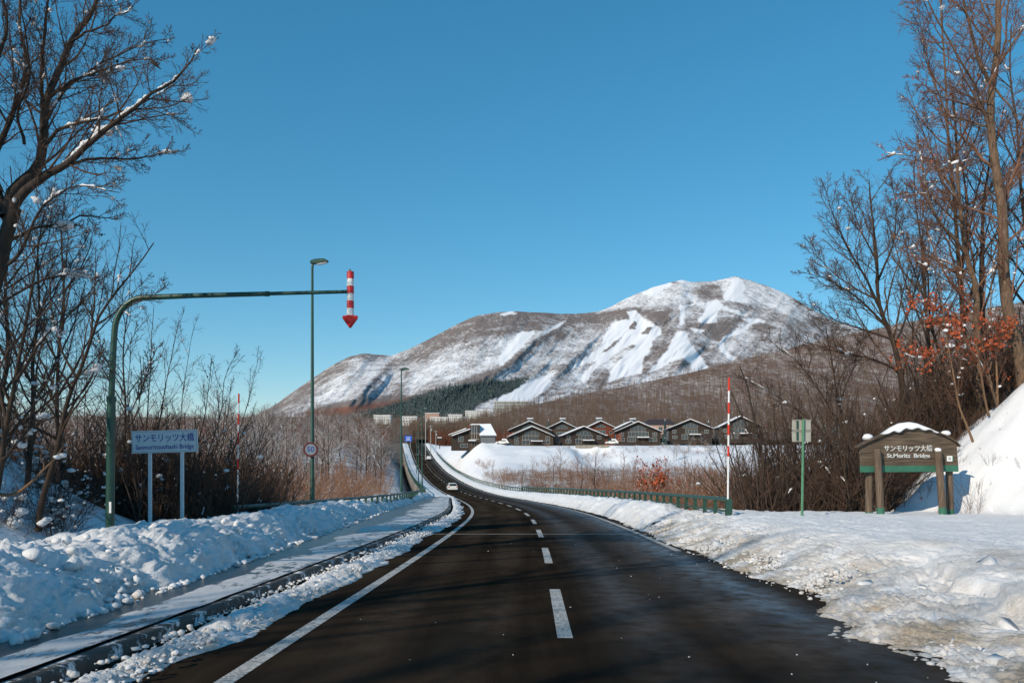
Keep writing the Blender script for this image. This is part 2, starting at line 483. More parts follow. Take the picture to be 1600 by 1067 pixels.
# ---------------------------------------------------------------- ground heights
def ground_z(X, Y):
    d = X - RX(Y)
    zr = RZ(Y)
    n = fbm(X / 14.0, Y / 14.0, octv=4, seed=3) - 0.5
    nb = fbm(X / 60.0, Y / 60.0, octv=3, seed=5) - 0.5
    far = np.interp(Y, [0, 420, 600, 1000, 1500, 3000], [7, 7, 9.5, 32, 64, 90]) + 16 * (fbm(X / 170.0, Y / 260.0, octv=3, seed=17) - 0.35) * smooth(-30, -140, X) * smooth(420, 620, Y)
    # right: shoulder, gully, snow field with the chalets
    field = np.interp(Y, [0, 30, 45, 60, 100, 150, 205, 226, 250, 262, 420], [-1.6, -1.6, -3.2, -5.5, -7.0, -6.0, -3.4, -1.2, 3.0, 3.75, 4.6])
    field = np.where(Y > 420, far - 2.4 * smooth(700, 420, Y), field)
    rz_ = field + n * np.interp(Y, [0, 120, 240, 262, 300], [0.8, 2.2, 1.6, 0.3, 0.3]) + nb * 1.0
    bank = smooth(6.3, np.interp(Y, [0, 60, 230, 260], [16, 18, 20, 17]), d)
    rz_ = rz_ + 1.5 * np.maximum(fbm(X / 7.0, Y / 6.0, octv=4, seed=15) - 0.50, 0) * 4 * smooth(228, 240, Y) * smooth(261, 255, Y) * 0.6
    rz_ = rz_ - 2.6 * np.exp(-((X - 25.5) / 6.5) ** 4) * smooth(256, 253, Y) * smooth(212, 236, Y)
    right = zr - 0.25 + (rz_ - (zr - 0.25)) * bank
    # right cut bank
    toe = np.where(Y < 31, 14.3 + 0.6 * (31 - Y), 14.3 + 0.30 * (Y - 31))
    k = X - toe + n * 1.0 + 1.1 * (fbm(X / 2.2, Y / 2.2, octv=4, seed=13) - 0.5)
    hill = 0.42 * (np.log1p(np.exp(np.clip(k * 2.2, -30, 30)))) 
    hill = np.minimum(hill, 5.6 + 0.12 * np.maximum(k, 0)) * smooth(75, 48, Y)
    right = np.where(hill > 0.02, np.maximum(right, zr * smooth(60, 20, Y) + right * smooth(20, 60, Y) + 0.25 * smooth(0.0, 0.4, hill) + hill), right)
    # left: wooded cut bank beside the road, then the gully
    l_field = np.interp(Y, [0, 22, 36, 60, 110, 150, 200, 260, 340, 420], [-1.3, -1.6, -4.5, -8.5, -9.5, -5.5, -0.5, 2.5, 5.0, 7.0])
    l_field = np.where(Y > 420, far, l_field) + n * 1.6 * smooth(20, 60, Y) + nb * 3.0 * smooth(60, 200, Y)
    dl = -d
    left = zr - 0.1 + (l_field - (zr - 0.1)) * smooth(9.0, np.interp(Y, [0, 60, 200], [14, 22, 26]), dl)
    kl = -(X + 10.6) + n * 1.2
    hl = np.minimum(0.46 * np.log1p(np.exp(np.clip(kl * 1.6, -30, 30))), 6.2) * smooth(33, 21, Y)
    left = np.maximum(left, zr - 0.2 + hl)
    z = np.where(d > 0, right, left)
    # under the road and its verges
    under = zr - 0.45
    inside = (d > KERB(Y) - 3.5) & (d < 6.6)
    z = np.where(inside, np.where((Y > 92) & (Y < 300), np.minimum(z, under - 3), under), z)
    # the bridge spans the gully
    br = smooth(88, 112, Y) * smooth(318, 280, Y) * smooth(11, 7.0, np.abs(d))
    z = z - br * 4.0
    return z

def axis(segs):
    out = [segs[0][0]]
    for a, b_, st in segs:
        n_ = max(1, int(round((b_ - a) / st)))
        out += list(np.linspace(a, b_, n_ + 1)[1:])
    return np.array(out)
gx = axis([(-900, -300, 40), (-300, -120, 10), (-120, -40, 3), (-40, -6, 0.9), (-6, 6, 1.0), (6, 40, 0.8), (40, 130, 3), (130, 300, 10), (300, 1200, 45)])
gy = axis([(-60, 0, 4), (0, 60, 0.9), (60, 130, 2), (130, 220, 3), (220, 270, 1.2), (270, 300, 3), (300, 480, 5), (480, 1000, 20), (1000, 1700, 50)])
GX, GY = np.meshgrid(gx, gy)
GZ = ground_z(GX, GY)
gd = GX - RX(GY)
brush = smooth(232, 190, GY + 22 * (fbm(GX / 30, GY / 30, octv=3, seed=8) - 0.5) * 2) * smooth(8, 16, np.abs(gd)) * smooth(28, 60, GY) * 0.68 + smooth(400, 470, GY) * 1.0
brush = np.where(gd < 0, smooth(40, 70, GY) * 0.62 + 0.45 * smooth(230, 330, GY) + 0.35 * smooth(-9, -13, GX) * smooth(32, 20, GY), brush)
brush = brush + 0.45 * smooth(9, 13, gd) * smooth(29, 33, GY) * smooth(80, 40, GY)
tag(link_mesh('snow_ground', grid_mesh('snow_ground', np.stack([GX, GY, GZ], 2), M['ground'], {'brush': brush})), kind='structure')

# ---------------------------------------------------------------- road, markings, kerb, pavement
ys = np.concatenate([np.arange(-60, 0, 4.0), ystations(0, 520, 0.03, 0.5)])
roff = np.linspace(-5.0, 6.4, 39)
wet_sheen_row = (np.exp(-((roff - 3.35) / 0.42) ** 2) * 1.0 + np.exp(-((roff - 1.1) / 0.4) ** 2) * 0.35 + 0.30 * np.exp(-((roff - 2.6) / 0.6) ** 2)) 
wet = np.repeat(wet_sheen_row[None, :], len(ys), 0) * (0.30 + 0.70 * smooth(8, 13, ys) * smooth(120, 60, ys))[:, None]
wv = sum(np.exp(-((roff - c_) / 0.36) ** 2) for c_ in (-2.45, -0.95, 1.0, 2.5))
worn_sunlit = np.repeat(wv[None, :] * 0.75, len(ys), 0) * (0.6 + 0.4 * np.sin(ys * 0.7))[:, None]
tag(link_mesh('road', ribbon(ys, roff, 0.0, 'road', M['asphalt'], {'wet': wet, 'worn_sunlit': worn_sunlit})), kind='structure')
LW = 0.19
def line(name, off, y0, y1, w=LW, add=0.004):
    yy = np.concatenate([[y0], ystations(max(y0, 2), y1, 0.03, 0.5)[1:-1], [y1]])
    return ribbon(yy, np.array([off - w / 2, off + w / 2]), add, name, M['paint'])
tag(link_mesh('edge_line', line('edge_line', -3.35, -20, 420)), kind='structure')
tag(link_mesh('edge_line', line('edge_line', 3.72, 22.3, 420)), kind='structure')
y0 = 0.63
k = 0
while y0 < 400:
    if y0 > 4:
        tag(link_mesh('centre_dash', line('centre_dash', 0.0, y0, y0 + 4.5)), kind='structure')
    y0 += 9.15
# bridge joint across the road
yj = np.array([29.6, 29.85])
tag(link_mesh('bridge_joint', ribbon(yj, np.linspace(-4.8, 6.0, 10), 0.008, 'bridge_joint', M['concrete'])), kind='structure')

yk = np.concatenate([np.arange(-20, 3, 2.0), ystations(3, 330, 0.02, 0.3)])
rows = []
for y in yk:
    k0 = float(KERB(y)); x = RX(y); z = RZ(y)
    rows.append([(x + k0 + 0.02, y, z - 0.05), (x + k0, y, z + 0.13), (x + k0 - 0.02, y, z + 0.15), (x + k0 - 0.18, y, z + 0.15), (x + k0 - 0.2, y, z + 0.1)])
tag(link_mesh('kerb', grid_mesh('kerb', np.array(rows), M['kerb'])), kind='structure')
yp = np.concatenate([np.arange(-20, 3, 1.0), ystations(3, 330, 0.012, 0.15)])
np_ = 30
PP = np.zeros((len(yp), np_, 3)); ice = np.zeros((len(yp), np_))
for i, y in enumerate(yp):
    a = float(KERB(y)) - 0.19; b_ = float(FOOT(y)) - 1.0
    o = np.linspace(a, b_, np_)
    t = np.linspace(0, 1, np_) * (a - b_) / (a - float(FOOT(y)))
    PP[i, :, 0] = RX(y) + o; PP[i, :, 1] = y
    # trodden ice along the kerb side, a wet channel at the foot of the wall
    edge = 0.60 + 0.22 * (fbm(np.array([y * 0.35]), np.array([3.3]), octv=3, seed=9)[0] - 0.5) * 2
    iv = smooth(edge + 0.08, edge - 0.10, t)
    ice[i] = iv
    PP[i, :, 2] = RZ(y) + 0.142 + 0.03 * iv + 0.03 * iv * (fbm(PP[i, :, 0] * 3, PP[i, :, 1] * 1.2, octv=4, seed=12) - 0.3)
tag(link_mesh('pavement', grid_mesh('pavement', PP, M['pavement'], {'ice': ice})), kind='structure')

# ---------------------------------------------------------------- ploughed snow
def displaced(name, P, amp_fn, dirt, seed, sizes=((0.60, 0.12), (0.26, 0.12), (0.12, 0.09), (0.06, 0.055)), fb=0.13, bias=0.06):
    """Push a sheet outward along its normals by clods of several sizes."""
    du = np.gradient(P, axis=0); dv = np.gradient(P, axis=1)
    N = np.cross(dv, du)
    N /= np.linalg.norm(N, axis=2, keepdims=True) + 1e-9
    N *= np.sign(N[:, :, 2:3] + 1e-6)
    # arc-length-like coordinate across the sheet so clods keep their shape on steep faces
    s = np.cumsum(np.linalg.norm(np.diff(P, axis=1, prepend=P[:, :1]), axis=2), axis=1)
    Y = P[:, :, 1]
    h = fb * 2 * (fbm(s / 0.7, Y / 0.8, octv=6, seed=seed, gain=0.6) - 0.45)
    for q, (sz, am) in enumerate(sizes):
        wx = s + 0.3 * sz * fbm(s / sz, Y / sz, octv=2, seed=seed + 40 + q)
        h = h + am * lumps(wx, Y * 1.0, sz, seed + 11 * q, 0.6 if q == 0 else 0.75) * (0.35 + 0.9 * vnoise(s / 1.1, Y / 1.3, seed=seed + 80 + q))
    h = (h - bias) * amp_fn
    return grid_mesh(name, P + N * h[:, :, None], M['snow'], {'dirt': dirt})

# left wall
yw = ystations(2.5, 112, 0.0055, 0.028)
pu = np.array([0, 0.12, 0.35, 0.75, 1.2, 1.7, 2.4, 3.4, 4.6, 6.0])
ph = np.array([-0.05, 0.03, 0.24, 0.56, 0.80, 0.86, 0.78, 0.55, 0.25, -0.1])
u = np.concatenate([np.linspace(0, 2.0, 92), np.linspace(2.0, 6.0, 36)[1:]])
hh = np.interp(u, pu, ph)
P = np.zeros((len(yw), len(u), 3))
wob = (fbm(yw / 1.6, yw * 0 + 2.0, octv=4, seed=21) - 0.5)
hscale = 0.70 + 0.40 * fbm(yw / 1.8, yw * 0 + 7.0, octv=3, seed=23)
hscale *= np.interp(yw, [2.5, 60, 90, 112], [1.0, 0.95, 0.8, 0.25])
for i, y in enumerate(yw):
    P[i, :, 0] = RX(y) + float(FOOT(y)) - u * np.interp(y, [20, 60, 95, 112], [1, 0.85, 0.45, 0.2]) + wob[i] * 0.9 * np.exp(-u / 2.5)
    P[i, :, 1] = y
    P[i, :, 2] = RZ(y) + 0.13 + hh * hscale[i]
amp = np.repeat(np.minimum(1, 0.45 + u * 2)[None, :], len(yw), 0)
dirt = np.repeat((0.55 * np.exp(-u / 0.5) + 0.12)[None, :], len(yw), 0)
tag(link_mesh('snow_wall', displaced('snow_wall', P, amp, dirt, 100, ((0.7, 0.14), (0.3, 0.10), (0.13, 0.06), (0.06, 0.04)), 0.16, 0.07)), kind='structure')

# slush between the edge line and the kerb
ysl = ystations(3.0, 120, 0.006, 0.03)
us = np.linspace(0, 1, 40)
P = np.zeros((len(ysl), 40, 3)); 
wslush = 0.78 + 0.35 * (fbm(ysl / 2.0, ysl * 0, octv=4, seed=31) - 0.4) * 2 - 0.12 * smooth(14, 6, ysl)
for i, y in enumerate(ysl):
    k0 = float(KERB(y)) + 0.08
    P[i, :, 0] = RX(y) + k0 + us * wslush[i] * np.interp(y, [40, 120], [1, 0.7]) + 0.05
    P[i, :, 1] = y
    P[i, :, 2] = RZ(y) - 0.025 + 0.10 * np.sin(np.pi * np.clip(us * 1.25, 0, 1)) ** 0.8 + 0.035 * smooth(0.45, 0.8, us) * smooth(1.0, 0.9, us)
amp = np.repeat((np.sin(np.pi * us) ** 0.5)[None, :], len(ysl), 0)
dirt = np.repeat((0.25 + 0.5 * us ** 2)[None, :], len(ysl), 0)
tag(link_mesh('slush_strip', displaced('slush_strip', P, amp, dirt, 140, ((0.22, 0.07), (0.10, 0.06), (0.05, 0.035)), 0.07, 0.03)), kind='structure')

# right bank and verge
def right_profile(y):
    f0 = np.interp(y, [0, 6, 7.6, 9, 11, 12.5, 13.5, 16, 26, 40, 90, 330], [3.2, 3.6, 4.0, 4.0, 4.05, 4.3, 4.45, 4.25, 4.1, 4.25, 4.3, 4.4])
    return f0
yr = ystations(3.0, 33.5, 0.0055, 0.03)
ur = np.concatenate([np.linspace(0, 2.6, 110), np.linspace(2.6, 9, 90)[1:], np.linspace(9, 30, 60)[1:]])
P = np.zeros((len(yr), len(ur), 3)); amp = np.zeros(P.shape[:2]); dirt = np.zeros(P.shape[:2])
wob = (fbm(yr / 0.9, yr * 0 + 1.0, octv=5, seed=51, gain=0.6) - 0.5)
ton = np.exp(-((yr - 11.7) / 0.45) ** 2) * 0.40 + np.exp(-((yr - 9.9) / 0.8) ** 2) * 0.5 + np.exp(-((yr - 7.7) / 0.35) ** 2) * 0.3
pw = np.interp(yr, [3, 8, 14, 20, 34], [1.7, 1.5, 1.25, 1.1, 1.0])
for i, y in enumerate(yr):
    x = RX(y) + right_profile(y) + wob[i] * 0.5 - ton[i] - 0.15 + ur
    uu = ur / pw[i]
    h = np.interp(uu, [0, 0.25, 0.7, 1.3, 2.2, 3.2, 6, 12, 30], [-0.045, 0.015, 0.16, 0.46, 0.72, 0.78, 0.80, 0.80, 0.8])
    hn = np.interp(ur, [0, 0.25, 0.55, 1.2, 1.9, 2.15, 2.3, 2.7, 3.6, 6, 30], [-0.045, 0.0, 0.06, 0.16, 0.20, 0.30, 0.52, 0.64, 0.72, 0.80, 0.8])
    h = h + (hn - h) * smooth(15.5, 12.5, y)
    h = h - 0.10 * np.exp(-((uu - 2.9) / 0.7) ** 2) * smooth(15, 12, y) * smooth(6, 9, y)      # plough furrow
    h = h * np.interp(y, [3, 12, 30], [0.95, 1.0, 1.0])
    yy = np.full(len(ur), y)
    g = ground_z(x, yy)
    base = RZ(y) + h
    z = np.maximum(base, g + 0.05 * smooth(7, 9, ur)) if True else base
    # behind the last line of posts the verge falls to the thicket
    z = z - smooth(30.2, 33.5, y) * smooth(4.0, 6.0, ur) * np.where(g + 0.2 < base, 1.3, 0)
    P[i, :, 0], P[i, :, 1], P[i, :, 2] = x, y, z
    am = np.minimum(1, 0.6 + ur * 2) * np.interp(ur, [0, 1.8, 2.1, 2.4, 2.8, 3.2, 6, 11, 14, 30], [1, 1, 0.7, 0.5, 0.8, 0.7, 0.5, 0.45, 0.5, 0.5])
    amp[i] = am
    dirt[i] = 1.15 * np.exp(-(ur / (1.8 + 0.12 * max(0, 15 - y))) ** 2) + 0.55 * np.exp(-((uu - 2.6) / 0.5) ** 2) * smooth(17, 13, y) + 0.05
tag(link_mesh('snow_bank', displaced('snow_bank', P, amp, dirt, 160, ((0.9, 0.10), (0.30, 0.05), (0.13, 0.06), (0.065, 0.055)), 0.11, 0.035)), kind='structure')
# its continuation between the road and the guard rail, up the bridge
yr2 = ystations(32.2, 400, 0.007, 0.1)
u2 = np.linspace(0, 1, 44)
P = np.zeros((len(yr2), 44, 3)); amp = np.zeros(P.shape[:2]); dirt = np.zeros(P.shape[:2])
wob = (fbm(yr2 / 1.5, yr2 * 0 + 1.0, octv=4, seed=61) - 0.5)
hs = np.interp(yr2, [32, 33, 37, 60, 110, 150, 300, 400], [0.5, 0.55, 0.9, 0.85, 0.72, 0.55, 0.45, 0.4])
for i, y in enumerate(yr2):
    f0 = right_profile(y) + wob[i] * 0.35
    o = f0 + u2 * (RAIL_R + 0.55 - f0)
    P[i, :, 0] = RX(y) + o; P[i, :, 1] = y
    P[i, :, 2] = RZ(y) + np.interp(u2, [0, 0.12, 0.3, 0.5, 0.7, 0.9, 1], [-0.03, 0.25, 0.7, 1.0, 0.95, 0.75, 0.2]) * hs[i]
    amp[i] = np.minimum(1, 0.2 + u2 * 4) * np.interp(y, [33, 120, 400], [0.9, 0.6, 0.3])
    dirt[i] = 0.6 * np.exp(-u2 / 0.15) + 0.05
tag(link_mesh('snow_bank', displaced('snow_bank', P, amp, dirt, 180)), kind='structure')
# shaded snow on the bridge's left pavement, and a thin ridge at its left edge line
yb = ystations(100, 400, 0.008, 0.3)
P = np.zeros((len(yb), 16, 3))
for i, y in enumerate(yb):
    o = np.linspace(-4.1, -6.75, 16)
    P[i, :, 0] = RX(y) + o; P[i, :, 1] = y
    P[i, :, 2] = RZ(y) + 0.14 + 0.22 * np.sin(np.linspace(0.05, 2.2, 16)) * np.interp(y, [100, 112], [0.1, 1])
tag(link_mesh('pavement_snow', displaced('pavement_snow', P, np.full(P.shape[:2], 0.7), np.full(P.shape[:2], 0.2), 190)), kind='structure')

# loose clods rolled off the banks (nobody could count them)
rg = rs(5)
ico = bmesh.new(); bmesh.ops.create_icosphere(ico, subdivisions=2, radius=1.0)
IV = np.array([v.co[:] for v in ico.verts]); IF = np.array([[v.index for v in f.verts] for f in ico.faces]); ico.free()
ico = bmesh.new(); bmesh.ops.create_icosphere(ico, subdivisions=1, radius=1.0)
JV = np.array([v.co[:] for v in ico.verts]); JF = np.array([[v.index for v in f.verts] for f in ico.faces]); ico.free()
def clod_mesh(name, C, S, mat, seed, dirt=None, lowres=False, flat=0.75, rough=0.45):
    r_ = rs(seed); bv, bf = (JV, JF) if lowres else (IV, IF)
    n, k_ = len(C), len(bv)
    ph_ = r_.rand(n, 1) * 50
    nz = fbm(bv[None, :, 0] * 1.1 + ph_, bv[None, :, 1] * 1.1 + ph_ * 0.7, bv[None, :, 2] * 1.1 + ph_ * 0.3, octv=3, seed=seed)
    rad = 1 + rough * 2 * (nz - 0.5)
    sc = np.stack([0.8 + 0.6 * r_.rand(n), 0.8 + 0.6 * r_.rand(n), flat * (0.8 + 0.5 * r_.rand(n))], 1)
    a = r_.rand(n) * 6.28
    V = bv[None] * rad[:, :, None] * sc[:, None, :] * np.asarray(S)[:, None, None]
    x = V[:, :, 0] * np.cos(a)[:, None] - V[:, :, 1] * np.sin(a)[:, None]
    y = V[:, :, 0] * np.sin(a)[:, None] + V[:, :, 1] * np.cos(a)[:, None]
    V = np.stack([x, y, V[:, :, 2]], 2) + np.asarray(C)[:, None, :]
    F = (bf[None] + (np.arange(n) * k_)[:, None, None]).reshape(-1, 3)
    at_ = {'dirt': np.repeat(np.asarray(dirt), k_)} if dirt is not None else {'dirt': np.zeros(n * k_)}
    return arr_mesh(name, V.reshape(-1, 3), [F], mat, True, at_)
C, S, D = [], [], []
for i in range(8500):                                                # right foot
    y = 5.5 + 32 * rg.rand() ** 1.7
    o = right_profile(y) + 0.05 + abs(rg.randn()) * 0.55 - (0.35 if rg.rand() < 0.05 else 0)
    s_ = 0.012 + 0.035 * rg.rand() ** 2.5 + (0.05 * rg.rand() if rg.rand() < 0.03 else 0)
    hgt = np.interp((o - right_profile(y)) / np.interp(y, [3, 8, 14, 20, 34], [1.7, 1.5, 1.25, 1.1, 1.0]), [0, 0.25, 0.7, 1.3, 2.2, 3.2], [-0.03, 0.10, 0.30, 0.58, 0.74, 0.78])
    C.append((RX(y) + o, y, RZ(y) + (max(hgt, 0) * 0.85 if y > 14 else np.interp(o - right_profile(y), [0, 0.6, 1.9, 2.3, 2.7], [0, 0.06, 0.2, 0.5, 0.62])) + 0.35 * s_)); S.append(s_); D.append(0.25 + rg.rand() * 0.75)
for i in range(50):                                                 # scattered crumbs on the road
    y = 6.5 + 30 * rg.rand() ** 1.5; o = -3 + 7.0 * rg.rand()
    s_ = 0.005 + 0.009 * rg.rand() ** 2
    C.append((RX(y) + o, y, RZ(y) + s_ * 0.4)); S.append(s_); D.append(0.3)
for i in range(1500):                                                # left wall foot and face
    y = 5.5 + 45 * rg.rand() ** 1.7
    o = FOOT(y) + 0.25 - abs(rg.randn()) * 0.5
    s_ = 0.025 + 0.07 * rg.rand() ** 3
    hgt = np.interp(FOOT(y) - o, pu, ph) * 0.95
    C.append((RX(y) + o, y, RZ(y) + 0.14 + max(hgt, 0) * 0.9 + 0.4 * s_)); S.append(s_); D.append(rg.rand() * 0.4)
for i in range(1900):                                                # slush strip
    y = 5.0 + 40 * rg.rand() ** 1.6
    o = KERB(y) + 0.12 + 0.75 * rg.rand() ** 1.2
    s_ = 0.010 + 0.034 * rg.rand() ** 2.5
    C.append((RX(y) + o, y, RZ(y) + 0.06 + 0.3 * s_ + 0.05 * rg.rand())); S.append(s_); D.append(rg.rand() * 0.7)
for i in range(160):                                                 # crest blocks of the left wall
    y = 6.5 + 60 * rg.rand() ** 1.4
    o = FOOT(y) - 1.3 - rg.randn() * 0.35
    s_ = 0.05 + 0.11 * rg.rand() ** 2
    C.append((RX(y) + o, y, RZ(y) + 0.13 + np.interp(FOOT(y) - o, pu, ph) * 0.95)); S.append(s_); D.append(0.05)
tag(link_mesh('snow_clods', clod_mesh('snow_clods', np.array(C), np.array(S), M['snow'], 6, np.array(D), True, 0.75, 0.85)), kind='stuff')

# broken slabs thrown up by the plough
rb = rs(9)
BV = np.array([(x, y, z) for x in (-1, 1) for y in (-1, 1) for z in (-1, 1)], float)
BF = np.array([(0, 1, 3, 2), (4, 6, 7, 5), (0, 4, 5, 1), (2, 3, 7, 6), (0, 2, 6, 4), (1, 5, 7, 3)])
C, S, D = [], [], []
for i in range(230):
    y = 6 + 42 * rb.rand() ** 1.6
    if i < 130:
        o = FOOT(y) - 2.1 * rb.rand() ** 1.3 + 0.05; hgt = 0.10 + np.interp(FOOT(y) - o, pu, ph) * 0.85
    else:
        y = 6 + 26 * rb.rand() ** 1.3; o = right_profile(y) + 0.3 + 2.4 * rb.rand(); hgt = np.interp(o - right_profile(y), [0, 0.6, 1.9, 2.4, 3], [0, 0.1, 0.32, 0.55, 0.62])
    C.append((RX(y) + o, y, RZ(y) + hgt)); S.append(0.045 + 0.11 * rb.rand() ** 2.2); D.append(0.5 * rb.rand())
C, S = np.array(C), np.array(S); n = len(C)
V = BV[None] * (0.55 + 0.6 * rb.rand(n, 8, 3)) * np.stack([1.0 + 0.6 * rb.rand(n), 0.8 + 0.5 * rb.rand(n), 0.45 + 0.4 * rb.rand(n)], 1)[:, None, :] * S[:, None, None]
ax = rb.randn(n, 3); Rm = np.array([np.array(Matrix.Rotation(rb.rand() * 1.2, 3, Vector(a_)) @ Matrix.Rotation(rb.rand() * 6.28, 3, 'Z')) for a_ in ax])
V = np.einsum('nij,nkj->nki', Rm, V) + C[:, None, :]
tag(link_mesh('snow_slabs', arr_mesh('snow_slabs', V.reshape(-1, 3), [(BF[None] + (np.arange(n) * 8)[:, None, None]).reshape(-1, 4)], M['snow'], False, {'dirt': np.repeat(D, 8)})), kind='stuff')

# ---------------------------------------------------------------- mountain
def poly_d(px, py, poly):
    """Signed distance (photo px) to a polygon, positive inside."""
    poly = np.asarray(poly, float); n = len(poly)
    d = np.full(px.shape, 1e9); inside = np.zeros(px.shape, bool)
    j = n - 1
    for i in range(n):
        ax, ay = poly[i]; bx, by = poly[j]
        ex, ey = bx - ax, by - ay
        t = np.clip(((px - ax) * ex + (py - ay) * ey) / (ex * ex + ey * ey + 1e-9), 0, 1)
        d = np.minimum(d, (px - ax - t * ex) ** 2 + (py - ay - t * ey) ** 2)
        c = ((ay > py) != (by > py)) & (px < ex * (py - ay) / (ey if abs(ey) > 1e-9 else 1e-9) + ax)
        inside ^= c
        j = i
    d = np.sqrt(d)
    return np.where(inside, d, -d)
def line_d(px, py, pl):
    d = np.full(px.shape, 1e9)
    for (ax, ay), (bx, by) in zip(pl[:-1], pl[1:]):
        ex, ey = bx - ax, by - ay
        t = np.clip(((px - ax) * ex + (py - ay) * ey) / (ex * ex + ey * ey + 1e-9), 0, 1)
        d = np.minimum(d, np.hypot(px - ax - t * ex, py - ay - t * ey))
    return d
def Z5(l): return [(780 + x * 0.325, 420 + y * 0.325) for x, y in l]     # from an enlarged view of the photograph

ridge_px = [(250, 672), (330, 668), (400, 648), (430, 632), (475, 600), (520, 570), (545, 557), (565, 552), (590, 554), (612, 556), (640, 545), (680, 525), (715, 506), (745, 493), (775, 488), (800, 486), (830, 488), (870, 490), (905, 490), (935, 487), (958, 477), (985, 463), (1020, 449), (1050, 441), (1066, 437), (1082, 441), (1110, 440), (1135, 435), (1150, 432), (1165, 436), (1200, 447), (1230, 460), (1260, 478), (1300, 500), (1360, 520), (1450, 545), (1600, 580), (1750, 610)]
pu_ = np.concatenate([np.arange(250, 1300, 1.8), np.arange(1300, 1750, 5)])
nt_ = 190
tt = np.linspace(0, 1, nt_)
yrg = _sm(np.interp(pu_, [p[0] for p in ridge_px], [p[1] for p in ridge_px]), 2)
yrg = yrg + 1.6 * (fbm(pu_ / 14, pu_ * 0 + 3, octv=4, seed=71) - 0.5)
Yr = np.interp(pu_, [250, 560, 800, 960, 1150, 1400, 1750], [2700, 3100, 3700, 4300, 4900, 4500, 4200])
U, T = np.meshgrid(pu_, tt)
ybase = 664.0
PY = ybase + (yrg[None, :] - ybase) * T ** 0.92
Yd = 1450 + (Yr[None, :] - 1450) * T ** 1.08
# gullies: ridged noise running downslope, plus the big spurs
warp = 26 * (fbm(U / 60, PY / 60, octv=3, seed=75) - 0.5)
gul = 1 - np.abs(2 * fbm((U + 0.9 * (PY - 560) + warp) / 34, PY / 95, octv=4, seed=77) - 1)
gul2 = 1 - np.abs(2 * fbm((U + 0.6 * (PY - 560) + warp) / 11, PY / 36, octv=3, seed=79) - 1)
env = np.sin(np.pi * np.clip(T, 0, 1)) ** 0.7 * smooth(0, 0.15, T)
spur = np.zeros_like(U)
for pl, w, a in (([(622, 556), (585, 592), (545, 632)], 12, 120), ([(862, 505), (800, 567), (740, 598), (687, 615)], 14, 150), ([(980, 492), (930, 530), (870, 570)], 18, 110),
                 ([(1066, 440), (1040, 480), (1010, 500)], 18, 90), ([(1150, 434), (1130, 470), (1100, 500), (1060, 560)], 26, 150), ([(1240, 470), (1220, 520)], 22, 110)):
    spur = np.maximum(spur, a * np.exp(-(line_d(U, PY, pl) / w) ** 1.3))
Yd2 = Yd - env * (230 * (gul - 0.5) + 60 * (gul2 - 0.5)) * np.interp(Yd, [1450, 4500], [0.35, 1.0]) - 1.0 * spur * env
Xm = (U - 800) * Yd2 / FOC
Zm = CAM_Z + (HORIZON - PY) * Yd2 / FOC
# snow amount
sn = np.full(U.shape, 0.50)
sn += 0.30 * (fbm(U / 30 + PY / 60, PY / 22, octv=4, seed=83) - 0.5) * 2 + 0.20 * (gul - 0.55) * -1.0
def paint(poly, val, soft=4, k=1.0):
    global sn
    f_ = smooth(-soft, soft, poly_d(U + 5 * (fbm(U / 6, PY / 6, octv=3, seed=85) - 0.5), PY + 4 * (fbm(U / 6, PY / 6, octv=3, seed=86) - 0.5), poly)) * k
    sn = sn * (1 - f_) + val * f_
paint([(380, 660), (520, 566), (565, 548), (612, 552), (600, 562), (560, 566), (500, 600), (430, 650)], 0.30, 6)
paint([(640, 552), (720, 500), (800, 482), (935, 484), (985, 490), (985, 500), (900, 508), (830, 522), (745, 528), (680, 545)], 0.28, 7)
paint([(560, 562), (600, 566), (585, 590), (540, 625), (470, 640), (520, 590)], 0.62, 12)
paint([(640, 575), (700, 560), (800, 525), (865, 508), (850, 530), (800, 560), (740, 588), (680, 600), (640, 605)], 0.62, 12)
paint([(830, 560), (900, 520), (950, 515), (940, 535), (880, 570), (780, 600)], 0.54, 10)
paint([(612, 562), (622, 560), (560, 630), (546, 634)], 0.20, 4, 0.8)
paint([(862, 512), (868, 520), (800, 572), (740, 604), (690, 620), (700, 606), (790, 566)], 0.22, 5, 0.9)
paint(Z5([(480, 205), (600, 130), (760, 75), (880, 50), (950, 62), (1060, 58), (1145, 36), (1250, 70), (1420, 130), (1440, 200), (1300, 190), (1120, 150), (900, 160), (700, 190)]), 0.62, 6)
paint(Z5([(500, 205), (640, 190), (720, 200), (830, 200), (800, 270), (740, 250), (680, 215), (560, 235)]), 0.16, 5)
paint(Z5([(900, 110), (1000, 75), (1070, 80), (1075, 150), (990, 150)]), 0.30, 6)
paint(Z5([(940, 270), (1060, 255), (1180, 230), (1140, 280), (1060, 350), (1000, 330)]), 0.22, 6)
paint(Z5([(1070, 160), (1200, 220), (1330, 260), (1440, 300), (1420, 240), (1250, 180), (1150, 150)]), 0.42, 6)
W_ = 1.0
